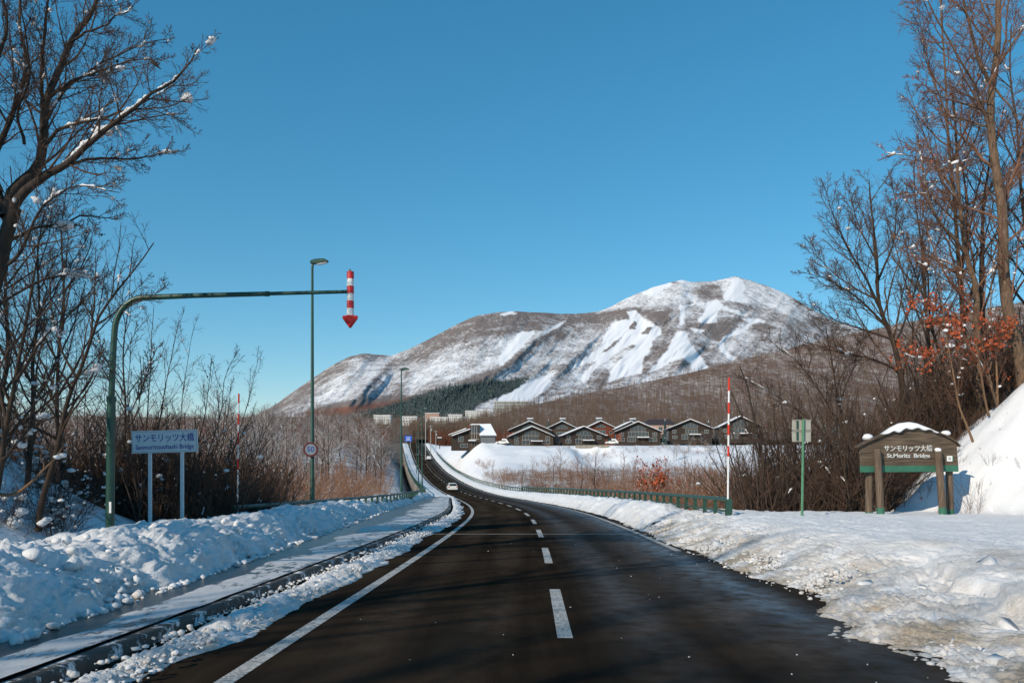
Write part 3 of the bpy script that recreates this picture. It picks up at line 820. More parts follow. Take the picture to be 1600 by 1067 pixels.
runs = [
    [(610, 205), (660, 200), (683, 238), (735, 262), (780, 290), (770, 315), (735, 345), (720, 400), (690, 430), (685, 500), (640, 510), (575, 525), (520, 545), (540, 480), (600, 425), (660, 370), (640, 365), (565, 400), (470, 470), (390, 540), (410, 500), (470, 440), (350, 475), (430, 420), (495, 365), (520, 290), (560, 250), (640, 245)],
    [(860, 300), (895, 300), (905, 345), (950, 400), (1005, 480), (925, 490), (920, 450), (885, 425), (820, 445), (770, 480), (720, 498), (760, 450), (820, 370)],
    [(270, 500), (230, 530), (260, 545), (200, 600), (120, 640), (0, 645), (0, 610), (90, 570), (180, 530)],
    [(195, 640), (215, 645), (340, 598), (335, 594)],
    [(400, 520), (440, 495), (430, 525), (405, 545)],
    [(1000, 165), (1045, 155), (1075, 175), (1050, 200), (1050, 225), (1120, 225), (1045, 230), (1045, 258), (970, 263), (955, 240), (985, 215)],
    [(1160, 237), (1240, 240), (1275, 255), (1225, 258), (1190, 290), (1110, 325), (1078, 350), (1075, 390), (1140, 430), (1120, 440), (1065, 395), (1055, 365), (1075, 330), (1180, 285), (1205, 255)],
    [(870, 178), (886, 178), (888, 262), (872, 268)],
    [(870, 178), (960, 165), (985, 170), (880, 182)],
    [(1070, 180), (1190, 220), (1180, 224), (1065, 190)],
    [(890, 112), (950, 162), (940, 165), (885, 120)],
    [(1125, 60), (1150, 40), (1175, 80), (1160, 110), (1195, 160), (1140, 160), (1075, 140), (1110, 90)],
    [(690, 120), (760, 75), (825, 62), (830, 75), (740, 130)],
    [(850, 58), (885, 48), (925, 60), (880, 66)],
    [(0, 215), (60, 203), (80, 215), (20, 225)],
    [(210, 320), (225, 300), (315, 248), (290, 275)],
    [(90, 310), (165, 300), (150, 330), (60, 420), (0, 470), (0, 420)],
    [(920, 285), (985, 295), (970, 305), (930, 298)],
]
for pl in runs[:4] + runs[4:]:
    paint(Z5(pl), 0.97, 2.6)
paint(Z5([(625, 285), (650, 248), (667, 262), (650, 290), (628, 292)]), 0.25, 1.5)
paint(Z5([(675, 310), (710, 280), (735, 280), (715, 315), (685, 318)]), 0.25, 1.5)
paint(Z5([(490, 408), (540, 360), (595, 325), (575, 350), (520, 395)]), 0.25, 1.5)
paint([(480, 640), (560, 624), (680, 616), (745, 600), (820, 590), (800, 612), (740, 634), (700, 645), (600, 664), (480, 664)], 0.10, 5)
conif = smooth(-6, 6, poly_d(U, PY, [(560, 650), (620, 632), (700, 605), (770, 596), (830, 592), (800, 612), (745, 632), (735, 650), (600, 664)]))
rust = smooth(-4, 4, poly_d(U, PY, [(380, 664), (480, 642), (600, 628), (660, 618), (590, 640), (470, 658)]))
FR = [np.stack([Xm, Yd2, Zm], 2)]
# the far side falls away behind the ridge
last = FR[0][-1]
back = np.stack([np.stack([last[:, 0] * (1 + 0.25 * q), last[:, 1] * (1 + 0.25 * q), last[:, 2] * (1 - 0.45 * q)], 1) for q in (0.15, 0.5, 1.2, 2.2)])
Pm = np.concatenate([FR[0], back]); ext = lambda a: np.concatenate([a, np.repeat(a[-1:], 4, 0)])
m, nt, b = new_mat('mountain_forest_and_snow')
na = noise_node(nt, 0.065, 5, 0.75, mapping=(1, 0.35, 0.8)); nb_ = noise_node(nt, 0.013, 5, 0.7, mapping=(1, 0.4, 1)); nc = noise_node(nt, 0.17, 2, 0.6, mapping=(1, 0.3, 0.6))
nz = math_node(nt, 'ADD', math_node(nt, 'MULTIPLY', na.outputs[0], 0.36), math_node(nt, 'MULTIPLY', nb_.outputs[0], 0.42))
nz = math_node(nt, 'ADD', nz, math_node(nt, 'MULTIPLY', nc.outputs[0], 0.22))
fs = math_node(nt, 'ADD', attr(nt, 'snow'), math_node(nt, 'MULTIPLY', math_node(nt, 'SUBTRACT', nz, 0.5), 2.4))
fs = ramp(nt, fs, (0.30, 0.72))
forest = mix_rgb(nt, na.outputs[0], (0.135, 0.108, 0.098), (0.26, 0.222, 0.21))
forest = mix_rgb(nt, attr(nt, 'conifer'), forest, (0.055, 0.085, 0.085))
forest = mix_rgb(nt, math_node(nt, 'MULTIPLY', attr(nt, 'rust'), 0.8), forest, (0.20, 0.075, 0.045))
nt.links.new(mix_rgb(nt, fs, forest, (0.82, 0.83, 0.86)), b.inputs['Base Color'])
b.inputs['Roughness'].default_value = 0.9; b.inputs['Specular IOR Level'].default_value = 0.05
bump(nt, b, math_node(nt, 'SUBTRACT', 1.0, fs), 0.5, 6.0)
tag(link_mesh('mountain', grid_mesh('mountain', Pm, m, {'snow': ext(sn), 'conifer': ext(conif), 'rust': ext(rust)})), kind='structure')

# nearer brown hillside on the right
hp = [(640, 672), (700, 668), (740, 652), (800, 634), (830, 626), (900, 611), (1000, 592), (1080, 575), (1150, 557), (1230, 538), (1300, 520), (1450, 490), (1600, 465), (1750, 440), (1900, 430)]
hu = np.arange(640, 1900, 4.0)
hr = _sm(np.interp(hu, [p[0] for p in hp], [p[1] for p in hp]), 4) + 7.0 + 2.0 * (fbm(hu / 30, hu * 0, octv=4, seed=91) - 0.5)
hY = np.interp(hu, [640, 740, 1000, 1600, 1900], [640, 760, 1050, 1350, 1400])
U2, T2 = np.meshgrid(hu, np.linspace(0, 1, 60))
hb = np.interp(hu, [640, 1200, 1900], [686, 684, 676])
PY2 = hb[None, :] + (hr - hb)[None, :] * T2
Y2 = 470 + (hY[None, :] - 470) * T2 ** 1.15
Y2 = Y2 - 45 * np.sin(np.pi * T2) * (fbm(U2 / 70, PY2 / 40, octv=4, seed=93) - 0.5) * 2
def hill_pt(u_, t_):
    i = np.clip(((u_ - 640) / 4.0), 0, len(hu) - 2); j = np.clip(t_ * 59, 0, 58)
    i0 = i.astype(int); j0 = j.astype(int); fi = i - i0; fj = j - j0
    def bl(A): return (A[j0, i0] * (1 - fi) + A[j0, i0 + 1] * fi) * (1 - fj) + (A[j0 + 1, i0] * (1 - fi) + A[j0 + 1, i0 + 1] * fi) * fj
    yy = bl(Y2); return np.stack([(u_ - 800) * yy / FOC, yy, CAM_Z + (HORIZON - bl(PY2)) * yy / FOC], 1)
Ph = np.stack([(U2 - 800) * Y2 / FOC, Y2, CAM_Z + (HORIZON - PY2) * Y2 / FOC], 2)
lb = Ph[-1]
Ph = np.concatenate([Ph, np.stack([np.stack([lb[:, 0] * (1 + q), lb[:, 1] * (1 + q), lb[:, 2] * (1 - 0.5 * q)], 1) for q in (0.1, 0.4)])])
m, nt, b = new_mat('brown_hill_ground')
na = noise_node(nt, 0.22, 5, 0.7, mapping=(1, 0.16, 1)); nb_ = noise_node(nt, 0.03, 4, 0.6, mapping=(1, 0.2, 1))
s_ = math_node(nt, 'ADD', math_node(nt, 'MULTIPLY', na.outputs[0], 0.6), math_node(nt, 'MULTIPLY', nb_.outputs[0], 0.4))
nt.links.new(mix_rgb(nt, ramp(nt, s_, (0.46, 0.70)), (0.165, 0.108, 0.086), (0.56, 0.53, 0.51)), b.inputs['Base Color'])
b.inputs['Roughness'].default_value = 0.9; b.inputs['Specular IOR Level'].default_value = 0.05
tag(link_mesh('hillside', grid_mesh('hillside', Ph, m)), kind='structure')
# ---------------------------------------------------------------- lettering
def text_mesh(name, body, size, mat, depth=0.004, width=None, bold=0.0):
    cu = bpy.data.curves.new(name, 'FONT')
    cu.body = body; cu.size = size; cu.align_x = 'CENTER'; cu.align_y = 'CENTER'
    cu.extrude = depth; cu.offset = bold
    cu.resolution_u = 3
    ob = bpy.data.objects.new(name, cu); COL.objects.link(ob)
    dg = bpy.context.evaluated_depsgraph_get()
    me = bpy.data.meshes.new_from_object(ob.evaluated_get(dg))
    bpy.data.objects.remove(ob)
    me.name = name
    xs = [v.co.x for v in me.vertices]
    if width and xs:
        k_ = width / (max(xs) - min(xs))
        for v in me.vertices: v.co.x *= k_
    # stand it up: x stays, y -> z, facing -y
    me.transform(Matrix.Rotation(R(90), 4, 'X'))
    me.materials.clear(); me.materials.append(mat)
    return me

def flat(mb, poly, y):
    mb.add([(a, y, b_) for a, b_ in poly], [tuple(range(len(poly)))])
def disc(r, n=32): return [(r * math.cos(2 * math.pi * k / n), r * math.sin(2 * math.pi * k / n)) for k in range(n)]

# ---------------------------------------------------------------- arched mast with the striped arrow
YA = 18.6
def rootpt(px, py, Y): return at(px, py, Y)
g0 = at(171, 845, YA); top = at(215, 463, YA); end = at(541, 456, YA)
mast = empty('arrow_mast', (g0.x, YA, RZ(YA) - 0.1))
tag(mast, 'green arched mast reaching over the road, red and white striped arrow at its tip', 'road marker')
o = mast.location
rel = lambda p: (p.x - o.x, p.y - o.y, p.z - o.z)
MBx = MB(); MBx.tube([(0, 0, 0), rel(at(174, 622, YA))], [0.098, 0.094], 16); MBx.build('lower_pole', M['green'], mast, True)
pts = [at(174, 624, YA), at(176.5, 560, YA), at(178.5, 525, YA)]
for k in range(9):
    w = k / 8 * math.pi / 2
    pts.append(at(179 + 46 * (1 - math.cos(w)), 520 - 55 * math.sin(w), YA))
pts += [at(300, 462.0, YA), at(420, 459, YA)]
MBx = MB(); MBx.tube([rel(p) for p in pts], [0.068] * (len(pts) - 2) + [0.06, 0.055], 14); MBx.build('curved_pole', M['green'], mast, True)
MBx = MB(); MBx.tube([rel(at(174, 628, YA)), rel(at(174, 619, YA))], 0.108, 16); MBx.build('collar', M['green'], mast, True)
MBx = MB(); MBx.tube([rel(at(416, 459, YA)), rel(at(543, 455.8, YA))], [0.045, 0.042], 12); MBx.build('arm', M['green'], mast, True)
MBx = MB(); MBx.tube([rel(at(414, 459.3, YA)), rel(at(421, 459, YA))], 0.062, 12); MBx.build('joint_sleeve', M['green'], mast, True)
MBx = MB(); MBx.box(rel(at(175.5, 792, YA) + Vector((0, -0.1, 0))), (0.05, 0.012, 0.26)); MBx.build('sticker', M['white'], mast)
ac = at(547, 456, YA)
ar = link_mesh('striped_arrow', MB().box((0, 0, 0), (0.05, 0.05, 1.05)).mesh('striped_arrow', M['galv']), mast, rel(ac))
hw = 0.085; seg = 0.172; ztop = (456 - 424) * YA / FOC
prof = lambda w, d: [(-w, 0.03), (-w * 0.55, -d * 0.8), (0, -d), (w * 0.55, -d * 0.8), (w, 0.03), (w * 0.55, d * 0.8), (0, d), (-w * 0.55, d * 0.8)]
for k in range(6):
    z1 = ztop - k * seg; z0 = z1 - seg
    b_ = MB(); b_.prism([(a, c) for a, c in prof(hw, 0.062)], z0 + 0.002, z1 - 0.002, 'xy')
    b_.build('red_band' if k % 2 == 0 else 'white_band', M['red'] if k % 2 == 0 else M['white'], ar)
zb = ztop - 6 * seg
hb_ = MB(); V_ = []; 
def headring(s, dz, dd):
    tri = [(-0.185, 0.0), (-0.165, 0.022), (0.165, 0.022), (0.185, 0.0), (0.175, -0.055), (0.018, -0.27), (-0.018, -0.27), (-0.175, -0.055)]
    return [(a * s, dd, zb - 0.02 + c * s + dz) for a, c in tri]
for s, dz, dd in ((1.0, 0, 0.012), (0.94, -0.006, -0.02)): V_ += headring(s, dz, dd)
V_ += [(0, -0.085, zb - 0.0), (0, -0.06, zb - 0.24)]
V_ += headring(0.94, -0.006, 0.05)
n8 = 8
F_ = [tuple([i, (i + 1) % 8, 8 + (i + 1) % 8, 8 + i]) for i in range(8)] + [tuple([(i + 1) % 8, i, 18 + i, 18 + (i + 1) % 8]) for i in range(8)]
F_ += [(8, 9, 16), (9, 10, 16), (10, 11, 16), (11, 12, 16), (12, 13, 17, 16), (13, 14, 17), (14, 15, 16, 17), (15, 8, 16), tuple(range(25, 17, -1))]
hb_.add(V_, F_); hb_.build('arrow_head', M['red'], ar)

# ---------------------------------------------------------------- bridge name sign on two white posts
YS = 24.0
c0 = at(257.5, 689.5, YS)
gz = RZ(YS) - 0.3
ns = empty('bridge_name_sign', (c0.x, YS, gz), R(-2))
tag(ns, 'white sign with blue Japanese bridge name on two white posts behind the left snow wall', 'sign')
pw_, ph_ = 105 * YS / FOC, 34 * YS / FOC
zc = c0.z - gz
tilt = Matrix.Rotation(R(-1.5), 3, 'Y')
pm = MB(); pm.box((0, 0, zc), (pw_, 0.025, ph_), tilt)
panel = pm.build('sign_panel', M['sign_face'], ns, bevel=0.006)
bb = MB()
for sx, sz, w, h in ((0, ph_ / 2 - 0.03, pw_ - 0.06, 0.012), (0, -ph_ / 2 + 0.03, pw_ - 0.06, 0.012), (-pw_ / 2 + 0.03, 0, 0.012, ph_ - 0.06), (pw_ / 2 - 0.03, 0, 0.012, ph_ - 0.06)):
    p = tilt @ Vector((sx, -0.0145, sz)); bb.box((p.x, p.y, p.z + zc), (w, 0.004, h), tilt)
bb.build('border_line', M['galv'], panel)
fr = MB()
for sz in (ph_ / 2, -ph_ / 2):
    p = tilt @ Vector((0, 0.004, sz)); fr.box((p.x, p.y, p.z + zc), (pw_ + 0.02, 0.04, 0.018), tilt)
fr.build('edge_trim', M['white_metal'], panel)
for body, size, w, dz in (('サンモリッツ大橋', 0.27, 1.80, 0.095), ('Sanmorittsuohashi Bridge', 0.20, 1.78, -0.165)):
    me = text_mesh('lettering', body, size, M['sign_blue'], 0.002, w, 0.0012)
    me.transform(Matrix.Rotation(R(-1.5), 4, 'Y'))
    p = tilt @ Vector((0, -0.017, dz))
    link_mesh('lettering', me, panel, (p.x, p.y, p.z + zc))
for px in (233, 284):
    b_ = MB(); xx = (px - 257.5) * YS / FOC
    b_.box((xx, 0.045, (zc - 0.1) / 2), (0.105, 0.06, zc + 0.25)); b_.build('post', M['white_metal'], ns, bevel=0.01)

# ---------------------------------------------------------------- snow poles
def snow_pole(px, ytop, ybot, Y, label, bands, rad):
    a = at(px, ytop, Y); b_ = at(px - 2, ybot, Y)
    h = a.z - b_.z
    e = empty('snow_pole', (b_.x, Y, b_.z - 0.3)); tag(e, label, 'snow pole', 'striped snow poles at the bridge rail')
    lean = (a.x - b_.x) / h
    z0 = 0.0
    for zA, zB, red in bands:
        q0, q1 = 0.3 + zA * h, 0.3 + zB * h
        if zA == 0: q0 = 0
        m_ = MB(); m_.tube([(lean * q0, 0, q0), (lean * q1, 0, q1)], rad * (1.12 if red else 1), 10)
        m_.build('red_band' if red else 'white_tube', M['orange_red'] if red else M['white'], e, True)
    return e
snow_pole(1139, 590, 806, 27.6, 'tall red and white snow pole beside the end of the right guard rail', [(0, 0.43, 0), (0.43, 0.505, 1), (0.505, 0.585, 0), (0.585, 0.66, 1), (0.66, 0.74, 0), (0.74, 0.82, 1), (0.82, 0.905, 0), (0.905, 1.0, 1)], 0.033)
snow_pole(373, 615, 800, 28.2, 'thin red and white snow pole among bare saplings at the left guard rail', [(0, 0.36, 0), (0.36, 0.45, 1), (0.45, 0.57, 0), (0.57, 0.67, 1), (0.67, 0.74, 0), (0.74, 0.83, 1), (0.83, 0.92, 0), (0.92, 1.0, 1)], 0.028)

# ---------------------------------------------------------------- street lamps
def lamp_proto():
    e = empty('street_lamp')
    H = 13.2
    b_ = MB(); b_.tube([(0, 0, -1.0), (0, 0, 1.9), (0, 0, 2.0), (0, 0, H - 0.25)], [0.13, 0.125, 0.105, 0.062], 14); b_.build('pole', M['green'], e, True)
    b_ = MB(); b_.tube([(0, 0, H - 0.3), (0.02, 0, H - 0.1), (0.1, 0, H + 0.0)], [0.07, 0.07, 0.05], 10); b_.build('neck', M['green'], e, True)
    b_ = MB()
    prof_ = [(-0.1, -0.09), (0.15, -0.13), (0.80, -0.02), (0.84, 0.04), (0.62, 0.15), (0.2, 0.13), (-0.08, 0.05)]
    b_.prism([(a, c + H) for a, c in prof_], -0.15, 0.15, 'xz')
    hd = b_.build('lamp_head', M['green'], e, bevel=0.03)
    b_ = MB(); q = [(0.25, -0.118), (0.76, -0.03), (0.74, -0.06), (0.45, -0.135), (0.26, -0.15)]
    b_.prism([(a, c + H) for a, c in q], -0.11, 0.11, 'xz'); b_.build('lens', M['lamp_lens'], hd)
    b_ = MB(); b_.box((0, -0.125, 0.75), (0.12, 0.02, 0.42)); b_.build('service_hatch', M['green'], e, bevel=0.005)
    return e
LG = 'street lamps along the left side of the bridge road'
lamp = lamp_proto()
def set_lamp(l, px, py, Y, label, H=13.2):
    p = at(px, py, Y); l.location = (p.x, Y, p.z - H); tag(l, label, 'street lamp', LG)
set_lamp(lamp, 488, 409, 41, 'tall green street lamp carrying the round speed limit sign at left')
for px, py, Y, lab in ((627, 577, 83, 'second street lamp, standing just past the end of the left snow wall'), (659.5, 637, 123, 'third street lamp, at the bend where the bridge railing begins'),
                       (654, 662, 168, 'fourth street lamp, part way along the bridge railing'), (651, 676, 222, 'fifth street lamp, small and far up the bridge')):
    set_lamp(copy_tree(lamp), px, py, Y, lab)
# utility poles beyond the chalets' corner
def util_pole(px, ytop, ybot, Y, label):
    a = at(px, ytop, Y); b_ = at(px, ybot, Y)
    e = empty('utility_pole', (b_.x, Y, b_.z - 0.5)); tag(e, label, 'utility pole', 'thin poles where the road tops the rise')
    h = a.z - b_.z + 0.5
    m_ = MB(); m_.tube([(0, 0, 0), (0, 0, h)], [0.16, 0.11], 8); m_.build('pole', M['galv'], e, True)
    m_ = MB(); m_.box((0, 0, h - 0.5), (1.8, 0.12, 0.12)); m_.build('crossarm', M['galv'], e)
    m_ = MB(); m_.tube([(0.35, 0, h - 2.2), (0.35, 0, h - 1.3)], 0.22, 8); m_.build('transformer', M['galv'], e, True)
util_pole(665, 648, 716, 255, 'tallest grey utility pole right of the far road')
util_pole(673, 664, 706, 300, 'short grey utility pole before the brown larch wood')
util_pole(681, 672, 700, 330, 'small grey utility pole left of the first chalet')

# ---------------------------------------------------------------- speed limit sign
YL = 41 - 0.22
p = at(485.5, 702, YL)
ss = empty('speed_limit_sign', p); tag(ss, 'round red-rimmed speed limit 50 sign fixed to the first street lamp', 'speed sign')
r0 = 11.4 * YL / FOC
b_ = MB(); b_.prism(disc(r0, 40), -0.012, 0.012, 'xz'); b_.build('backing_plate', M['galv'], ss, True)
b_ = MB(); b_.prism(disc(r0 * 0.995, 40), -0.016, -0.0125, 'xz'); b_.build('red_rim', simple('sign_rim_red_shaded', (0.10, 0.010, 0.014), 0.5, var=0.05), ss)  # red darkened in its colour so the rim looks shaded
b_ = MB(); b_.prism(disc(r0 * 0.76, 40), -0.020, -0.0165, 'xz'); b_.build('white_face', simple('sign_white_shaded', (0.19, 0.24, 0.27), 0.5, var=0.03), ss)  # white face greyed so it looks shaded by the trees
me = text_mesh('number', '50', r0 * 1.05, M['sign_blue'], 0.0015, r0 * 1.02, 0.006); link_mesh('number', me, ss, (0, -0.023, 0.0))
for zz in (0.12, -0.14):
    b_ = MB(); b_.box((0.03, 0.09, zz), (0.28, 0.14, 0.05)); b_.build('bracket', M['galv'], ss)

# ---------------------------------------------------------------- guard rails
def rail(ys_, off_fn, zoff, label, post_gap, snowcap=None, flip=1):
    pts = [Vector((RX(y) + off_fn(y), y, RZ(y))) for y in ys_]
    e = empty('guard_rail', pts[0]); tag(e, label, 'guard rail', 'green guard rails')
    L = [q - pts[0] for q in pts]
    b_ = MB(); b_.tube([q + Vector((0, 0, zoff)) for q in L], 0.075, 12); b_.build('top_rail', M['rail_green'], e, True)
    b_ = MB(); b_.tube([q + Vector((0, 0, zoff - 0.42)) for q in L], 0.042, 10); b_.build('lower_rail', M['rail_green'], e, True)
    # posts at even spacing
    acc = [0.0]
    for a, c in zip(L[:-1], L[1:]): acc.append(acc[-1] + (c - a).length)
    s_ = 0.25; pm_ = None
    while s_ < acc[-1]:
        k_ = int(np.searchsorted(acc, s_)) - 1
        t = (s_ - acc[k_]) / (acc[k_ + 1] - acc[k_])
        q = L[k_].lerp(L[k_ + 1], t); dr = (L[k_ + 1] - L[k_]).normalized()
        if pm_ is None:
            b2 = MB(); b2.box((0, 0.0, zoff / 2 - 0.25), (0.11, 0.02, zoff + 0.5)); b2.box((0.06, 0, zoff / 2 - 0.25), (0.02, 0.12, zoff + 0.5)); b2.box((-0.06, 0, zoff / 2 - 0.25), (0.02, 0.12, zoff + 0.5))
            pm_ = b2.mesh('post', M['rail_green'])
        po = link_mesh('post', pm_, e, q); po.rotation_euler = (0, 0, math.atan2(dr.y, dr.x) )
        s_ += post_gap
    return e
yr_ = list(np.concatenate([np.arange(27.6, 60, 1.6), np.arange(60, 112, 3.0)]))
gr1 = rail(yr_, lambda y: RAIL_R, 1.34, 'green guard rail with close-set posts behind the right snow bank', 1.7)
b_ = MB(); b_.box((0.0, -0.02, 0.6), (0.2, 0.05, 1.5)); b_.build('end_post', M['rail_green'], gr1)
yl_ = list(np.arange(27.6, 92, 2.0))
lx_ = [float(RAIL_L(y)) for y in yl_]
rail(yl_, lambda y: float(RAIL_L(y)), 1.06, 'green guard rail behind the left snow wall, curving in towards the bridge', 2.0)
def bridge_rail(y0, y1, off_fn, label, zoff=1.2):
    ys_ = np.arange(y0, y1, 6.0)
    pts = [Vector((RX(y) + off_fn(y), y, RZ(y))) for y in ys_]
    e = empty('bridge_railing', pts[0]); tag(e, label, 'railing', 'bridge railings')
    L = [q - pts[0] for q in pts]
    for nm, zo, r_ in (('top_rail', zoff, 0.07), ('lower_rail', zoff - 0.45, 0.045)):
        b_ = MB(); b_.tube([q + Vector((0, 0, zo)) for q in L], r_, 8); b_.build(nm, M['rail_green'], e, True)
    me_ = None
    for i in range(len(L) - 1):
        for t in (0, 0.34, 0.67):
            if me_ is None: me_ = MB().box((0, 0, zoff / 2), (0.12, 0.12, zoff)).mesh('post', M['rail_green'])
            link_mesh('post', me_, e, L[i].lerp(L[i + 1], t))
    return e
bridge_rail(92, 330, lambda y: float(RAIL_L(y)), 'left bridge railing climbing with the road past the street lamps')
bridge_rail(112, 330, lambda y: RAIL_R, 'right bridge railing beside the snow ridge, running up towards the chalets')

# ---------------------------------------------------------------- bridge
br = empty('bridge', (0, 90, 0)); tag(br, 'concrete road bridge over the gully, with pale side beam facing the left', 'bridge')
yb_ = ystations(89, 325, 0.02, 1)
def sweep(name, prof_fn, mat):
    rows = []
    for y in yb_:
        rows.append([(RX(y) + a, y - 90, RZ(y) + c) for a, c in prof_fn(y)])
    return link_mesh(name, grid_mesh(name, np.array(rows), mat), br)
sweep('deck', lambda y: [(7.1, -0.03), (7.1, -1.9), (4.5, -2.3), (-5.0, -2.3), (float(RAIL_L(y)) - 0.45, -1.9), (float(RAIL_L(y)) - 0.45, 0.0), (float(RAIL_L(y)) - 0.05, 0.0)], M['concrete'])
sweep('left_parapet', lambda y: [(float(RAIL_L(y)) - 0.42, 0.0), (float(RAIL_L(y)) - 0.42, 0.36), (float(RAIL_L(y)) + 0.18, 0.36), (float(RAIL_L(y)) + 0.18, 0.05)], M['concrete'])
sweep('right_parapet', lambda y: [(RAIL_R - 0.2, 0.0), (RAIL_R - 0.2, 0.3), (RAIL_R + 0.45, 0.3), (RAIL_R + 0.45, -0.1)], M['concrete'])
for y in (140, 190, 240):
    z1 = RZ(y) - 2.2; z0 = z1 - 9
    b_ = MB(); b_.box((RX(y), y - 90, (z1 + z0) / 2), (6.5, 2.0, z1 - z0)); b_.build('pier', M['concrete'], br)
for y in (90, 322):
    b_ = MB(); b_.box((RX(y) - 0.3, y - 90, RZ(y) - 3.4), (14.6 if y == 90 else 14.0, 1.6, 5.8)); b_.build('abutment', M['concrete'], br)

# ---------------------------------------------------------------- wooden bridge sign
YW = 28.0
def wp(px, py, Y=YW): return at(px, py, Y)
w0 = wp(1420, 806)
ws = empty('wooden_sign', (w0.x, YW, w0.z - 0.4))
tag(ws, 'weathered wooden St.Moritz Bridge sign board on four round posts in the right verge', 'sign board')
W0 = ws.location
def wl_(px, py): p = wp(px, py); return (p.x - W0.x, p.z - W0.z)
plank_rows = [(738, 728, 'green'), (728, 718, ''), (718, 706.5, ''), (706.5, 695, ''), (695, 683, ''), (683, 671, '')]
def edge_x(py, side):
    if side < 0: return np.interp(py, [671, 677, 683, 690, 695, 738], [1404, 1384, 1370, 1354, 1343, 1344])
    return np.interp(py, [671, 676, 683, 690, 695, 735], [1446, 1462, 1478, 1490, 1494, 1497])
for q, (b0, t0, g) in enumerate(plank_rows):
    poly = []
    for py in np.linspace(b0, t0, 4): poly.append(wl_(edge_x(py, -1), py - 0.25))
    for py in np.linspace(t0, b0, 4): poly.append(wl_(edge_x(py, 1), py + 0.25 - (1.6 if True else 0)))
    m_ = MB(); m_.prism(poly, -0.035 - (0.006 if q % 2 else 0.0), 0.035, 'xz')
    m_.build('green_board' if g else 'plank', M['sign_green'] if g else M['wood'], ws, bevel=0.006)
# arched capping board over the top
cap = MB(); tp = []
for px, py in ((1338, 697), (1352, 689), (1368, 682), (1384, 675.5), (1402, 669.5), (1424, 667), (1446, 669), (1464, 675), (1480, 682), (1492, 690), (1497, 695.5)):
    tp.append(wl_(px, py))
poly = tp + [(a, c - 0.05) for a, c in reversed(tp)]
cap.prism(poly, -0.17, 0.17, 'xz'); cap.build('capping_board', M['wood'], ws)
for px, py, px2, py2, Yp in ((1370.5, 701, 1377, 808, YW - 0.26), (1357.5, 736, 1358, 808, YW + 0.26), (1466, 705, 1474, 806, YW - 0.26), (1483, 733, 1485, 804, YW + 0.26)):
    a = at(px, py, Yp); b_ = at(px2, py2 + 6, Yp)
    tpv = (a.x - W0.x, a.y - YW, a.z - W0.z); btv = (b_.x - W0.x, b_.y - YW, b_.z - W0.z)
    m_ = MB(); m_.tube([btv, tuple(np.array(btv) * 0.5 + np.array(tpv) * 0.5), tpv], [0.125, 0.122, 0.118], 14); post = m_.build('post', M['wood_post'], ws, True)
    f_ = 0.185
    md = tuple(np.array(btv) * (1 - f_) + np.array(tpv) * f_)
    m_ = MB(); m_.tube([btv, md], 0.130, 14); m_.build('green_base', M['sign_green'], post, True)
me = text_mesh('lettering', 'サンモリッツ大橋', 0.235, M['letter_metal'], 0.018, 75 * YW / FOC, 0.002)
x, z = wl_(1417.5, 701.0); link_mesh('lettering', me, ws, (x, -0.06, z))
me = text_mesh('lettering', 'St.Moritz  Bridge', 0.20, M['letter_metal'], 0.018, 67 * YW / FOC, 0.004)
x, z = wl_(1418, 712.0); link_mesh('lettering', me, ws, (x, -0.06, z))
x, z = wl_(1482.5, 716.3)
m_ = MB(); m_.box((x, -0.05, z), (0.19, 0.012, 0.19)); pl_ = m_.build('emblem_plate', M['white'], ws)
m_ = MB(); m_.box((x + 0.11, -0.049, z), (0.04, 0.012, 0.20)); m_.build('emblem_edge', M['sign_green'], pl_)
m_ = MB()
for k in range(5):
    w = math.pi / 2 + k * 2 * math.pi / 5
    m_.prism([(x + 0.036 * math.cos(w) + 0.021 * math.cos(2 * math.pi * j / 10), z + 0.036 * math.sin(w) + 0.021 * math.sin(2 * math.pi * j / 10)) for j in range(10)], -0.0595 - k * 0.0004, -0.0565, 'xz')
m_.build('emblem', M['galv'], pl_)
# snow lying on the sign: a scalloped cap and small heaps
cpts = np.linspace(0, 1, 33)
front, backp, crest = [], [], []
for t in cpts:
    px = 1376 + 88 * t
    pyr = np.interp(px, [1352, 1368, 1384, 1402, 1424, 1446, 1464, 1480], [689, 682, 675.5, 669.5, 667, 669, 675, 682])
    top_ = np.interp(px, [1376, 1390, 1404, 1420, 1432, 1448, 1464], [679.5, 667.5, 660.5, 658.5, 660.5, 668, 677.5])
    scal = 1.5 + 4.2 * (0.5 + 0.5 * math.cos((px - 1402) / 3.1)) * smooth(1376, 1392, px) * smooth(1468, 1455, px) + (3.0 * math.exp(-((px - 1402) / 5.5) ** 2))
    a = wl_(px, pyr + scal); c = wl_(px, top_); r_ = wl_(px, pyr)
    front.append((a, r_, c))
sv = []; sf = []
ringn = 7
for a, r_, c in front:
    hgt = c[1] - r_[1]
    sv += [(a[0], -0.18, a[1]), (a[0], -0.215, (a[1] + r_[1]) / 2 + 0.02), (r_[0], -0.19, r_[1] + hgt * 0.55), (c[0], -0.07, c[1] - 0.01), (c[0], 0.08, c[1] - 0.01), (r_[0], 0.19, r_[1] + hgt * 0.5), (a[0], 0.2, r_[1] - 0.02)]
for i in range(len(front) - 1):
    for k in range(ringn):
        k2 = (k + 1) % ringn
        sf.append((i * ringn + k, i * ringn + k2, (i + 1) * ringn + k2, (i + 1) * ringn + k))
sf += [tuple(range(ringn)), tuple((len(front) - 1) * ringn + k for k in range(ringn - 1, -1, -1))]
m_ = MB(); m_.add(sv, sf)
sc_ = m_.build('snow_drift', M['roof_snow'], None, True, loc=W0)
sub = sc_.modifiers.new('soft', 'SUBSURF'); sub.levels = 1; sub.render_levels = 2
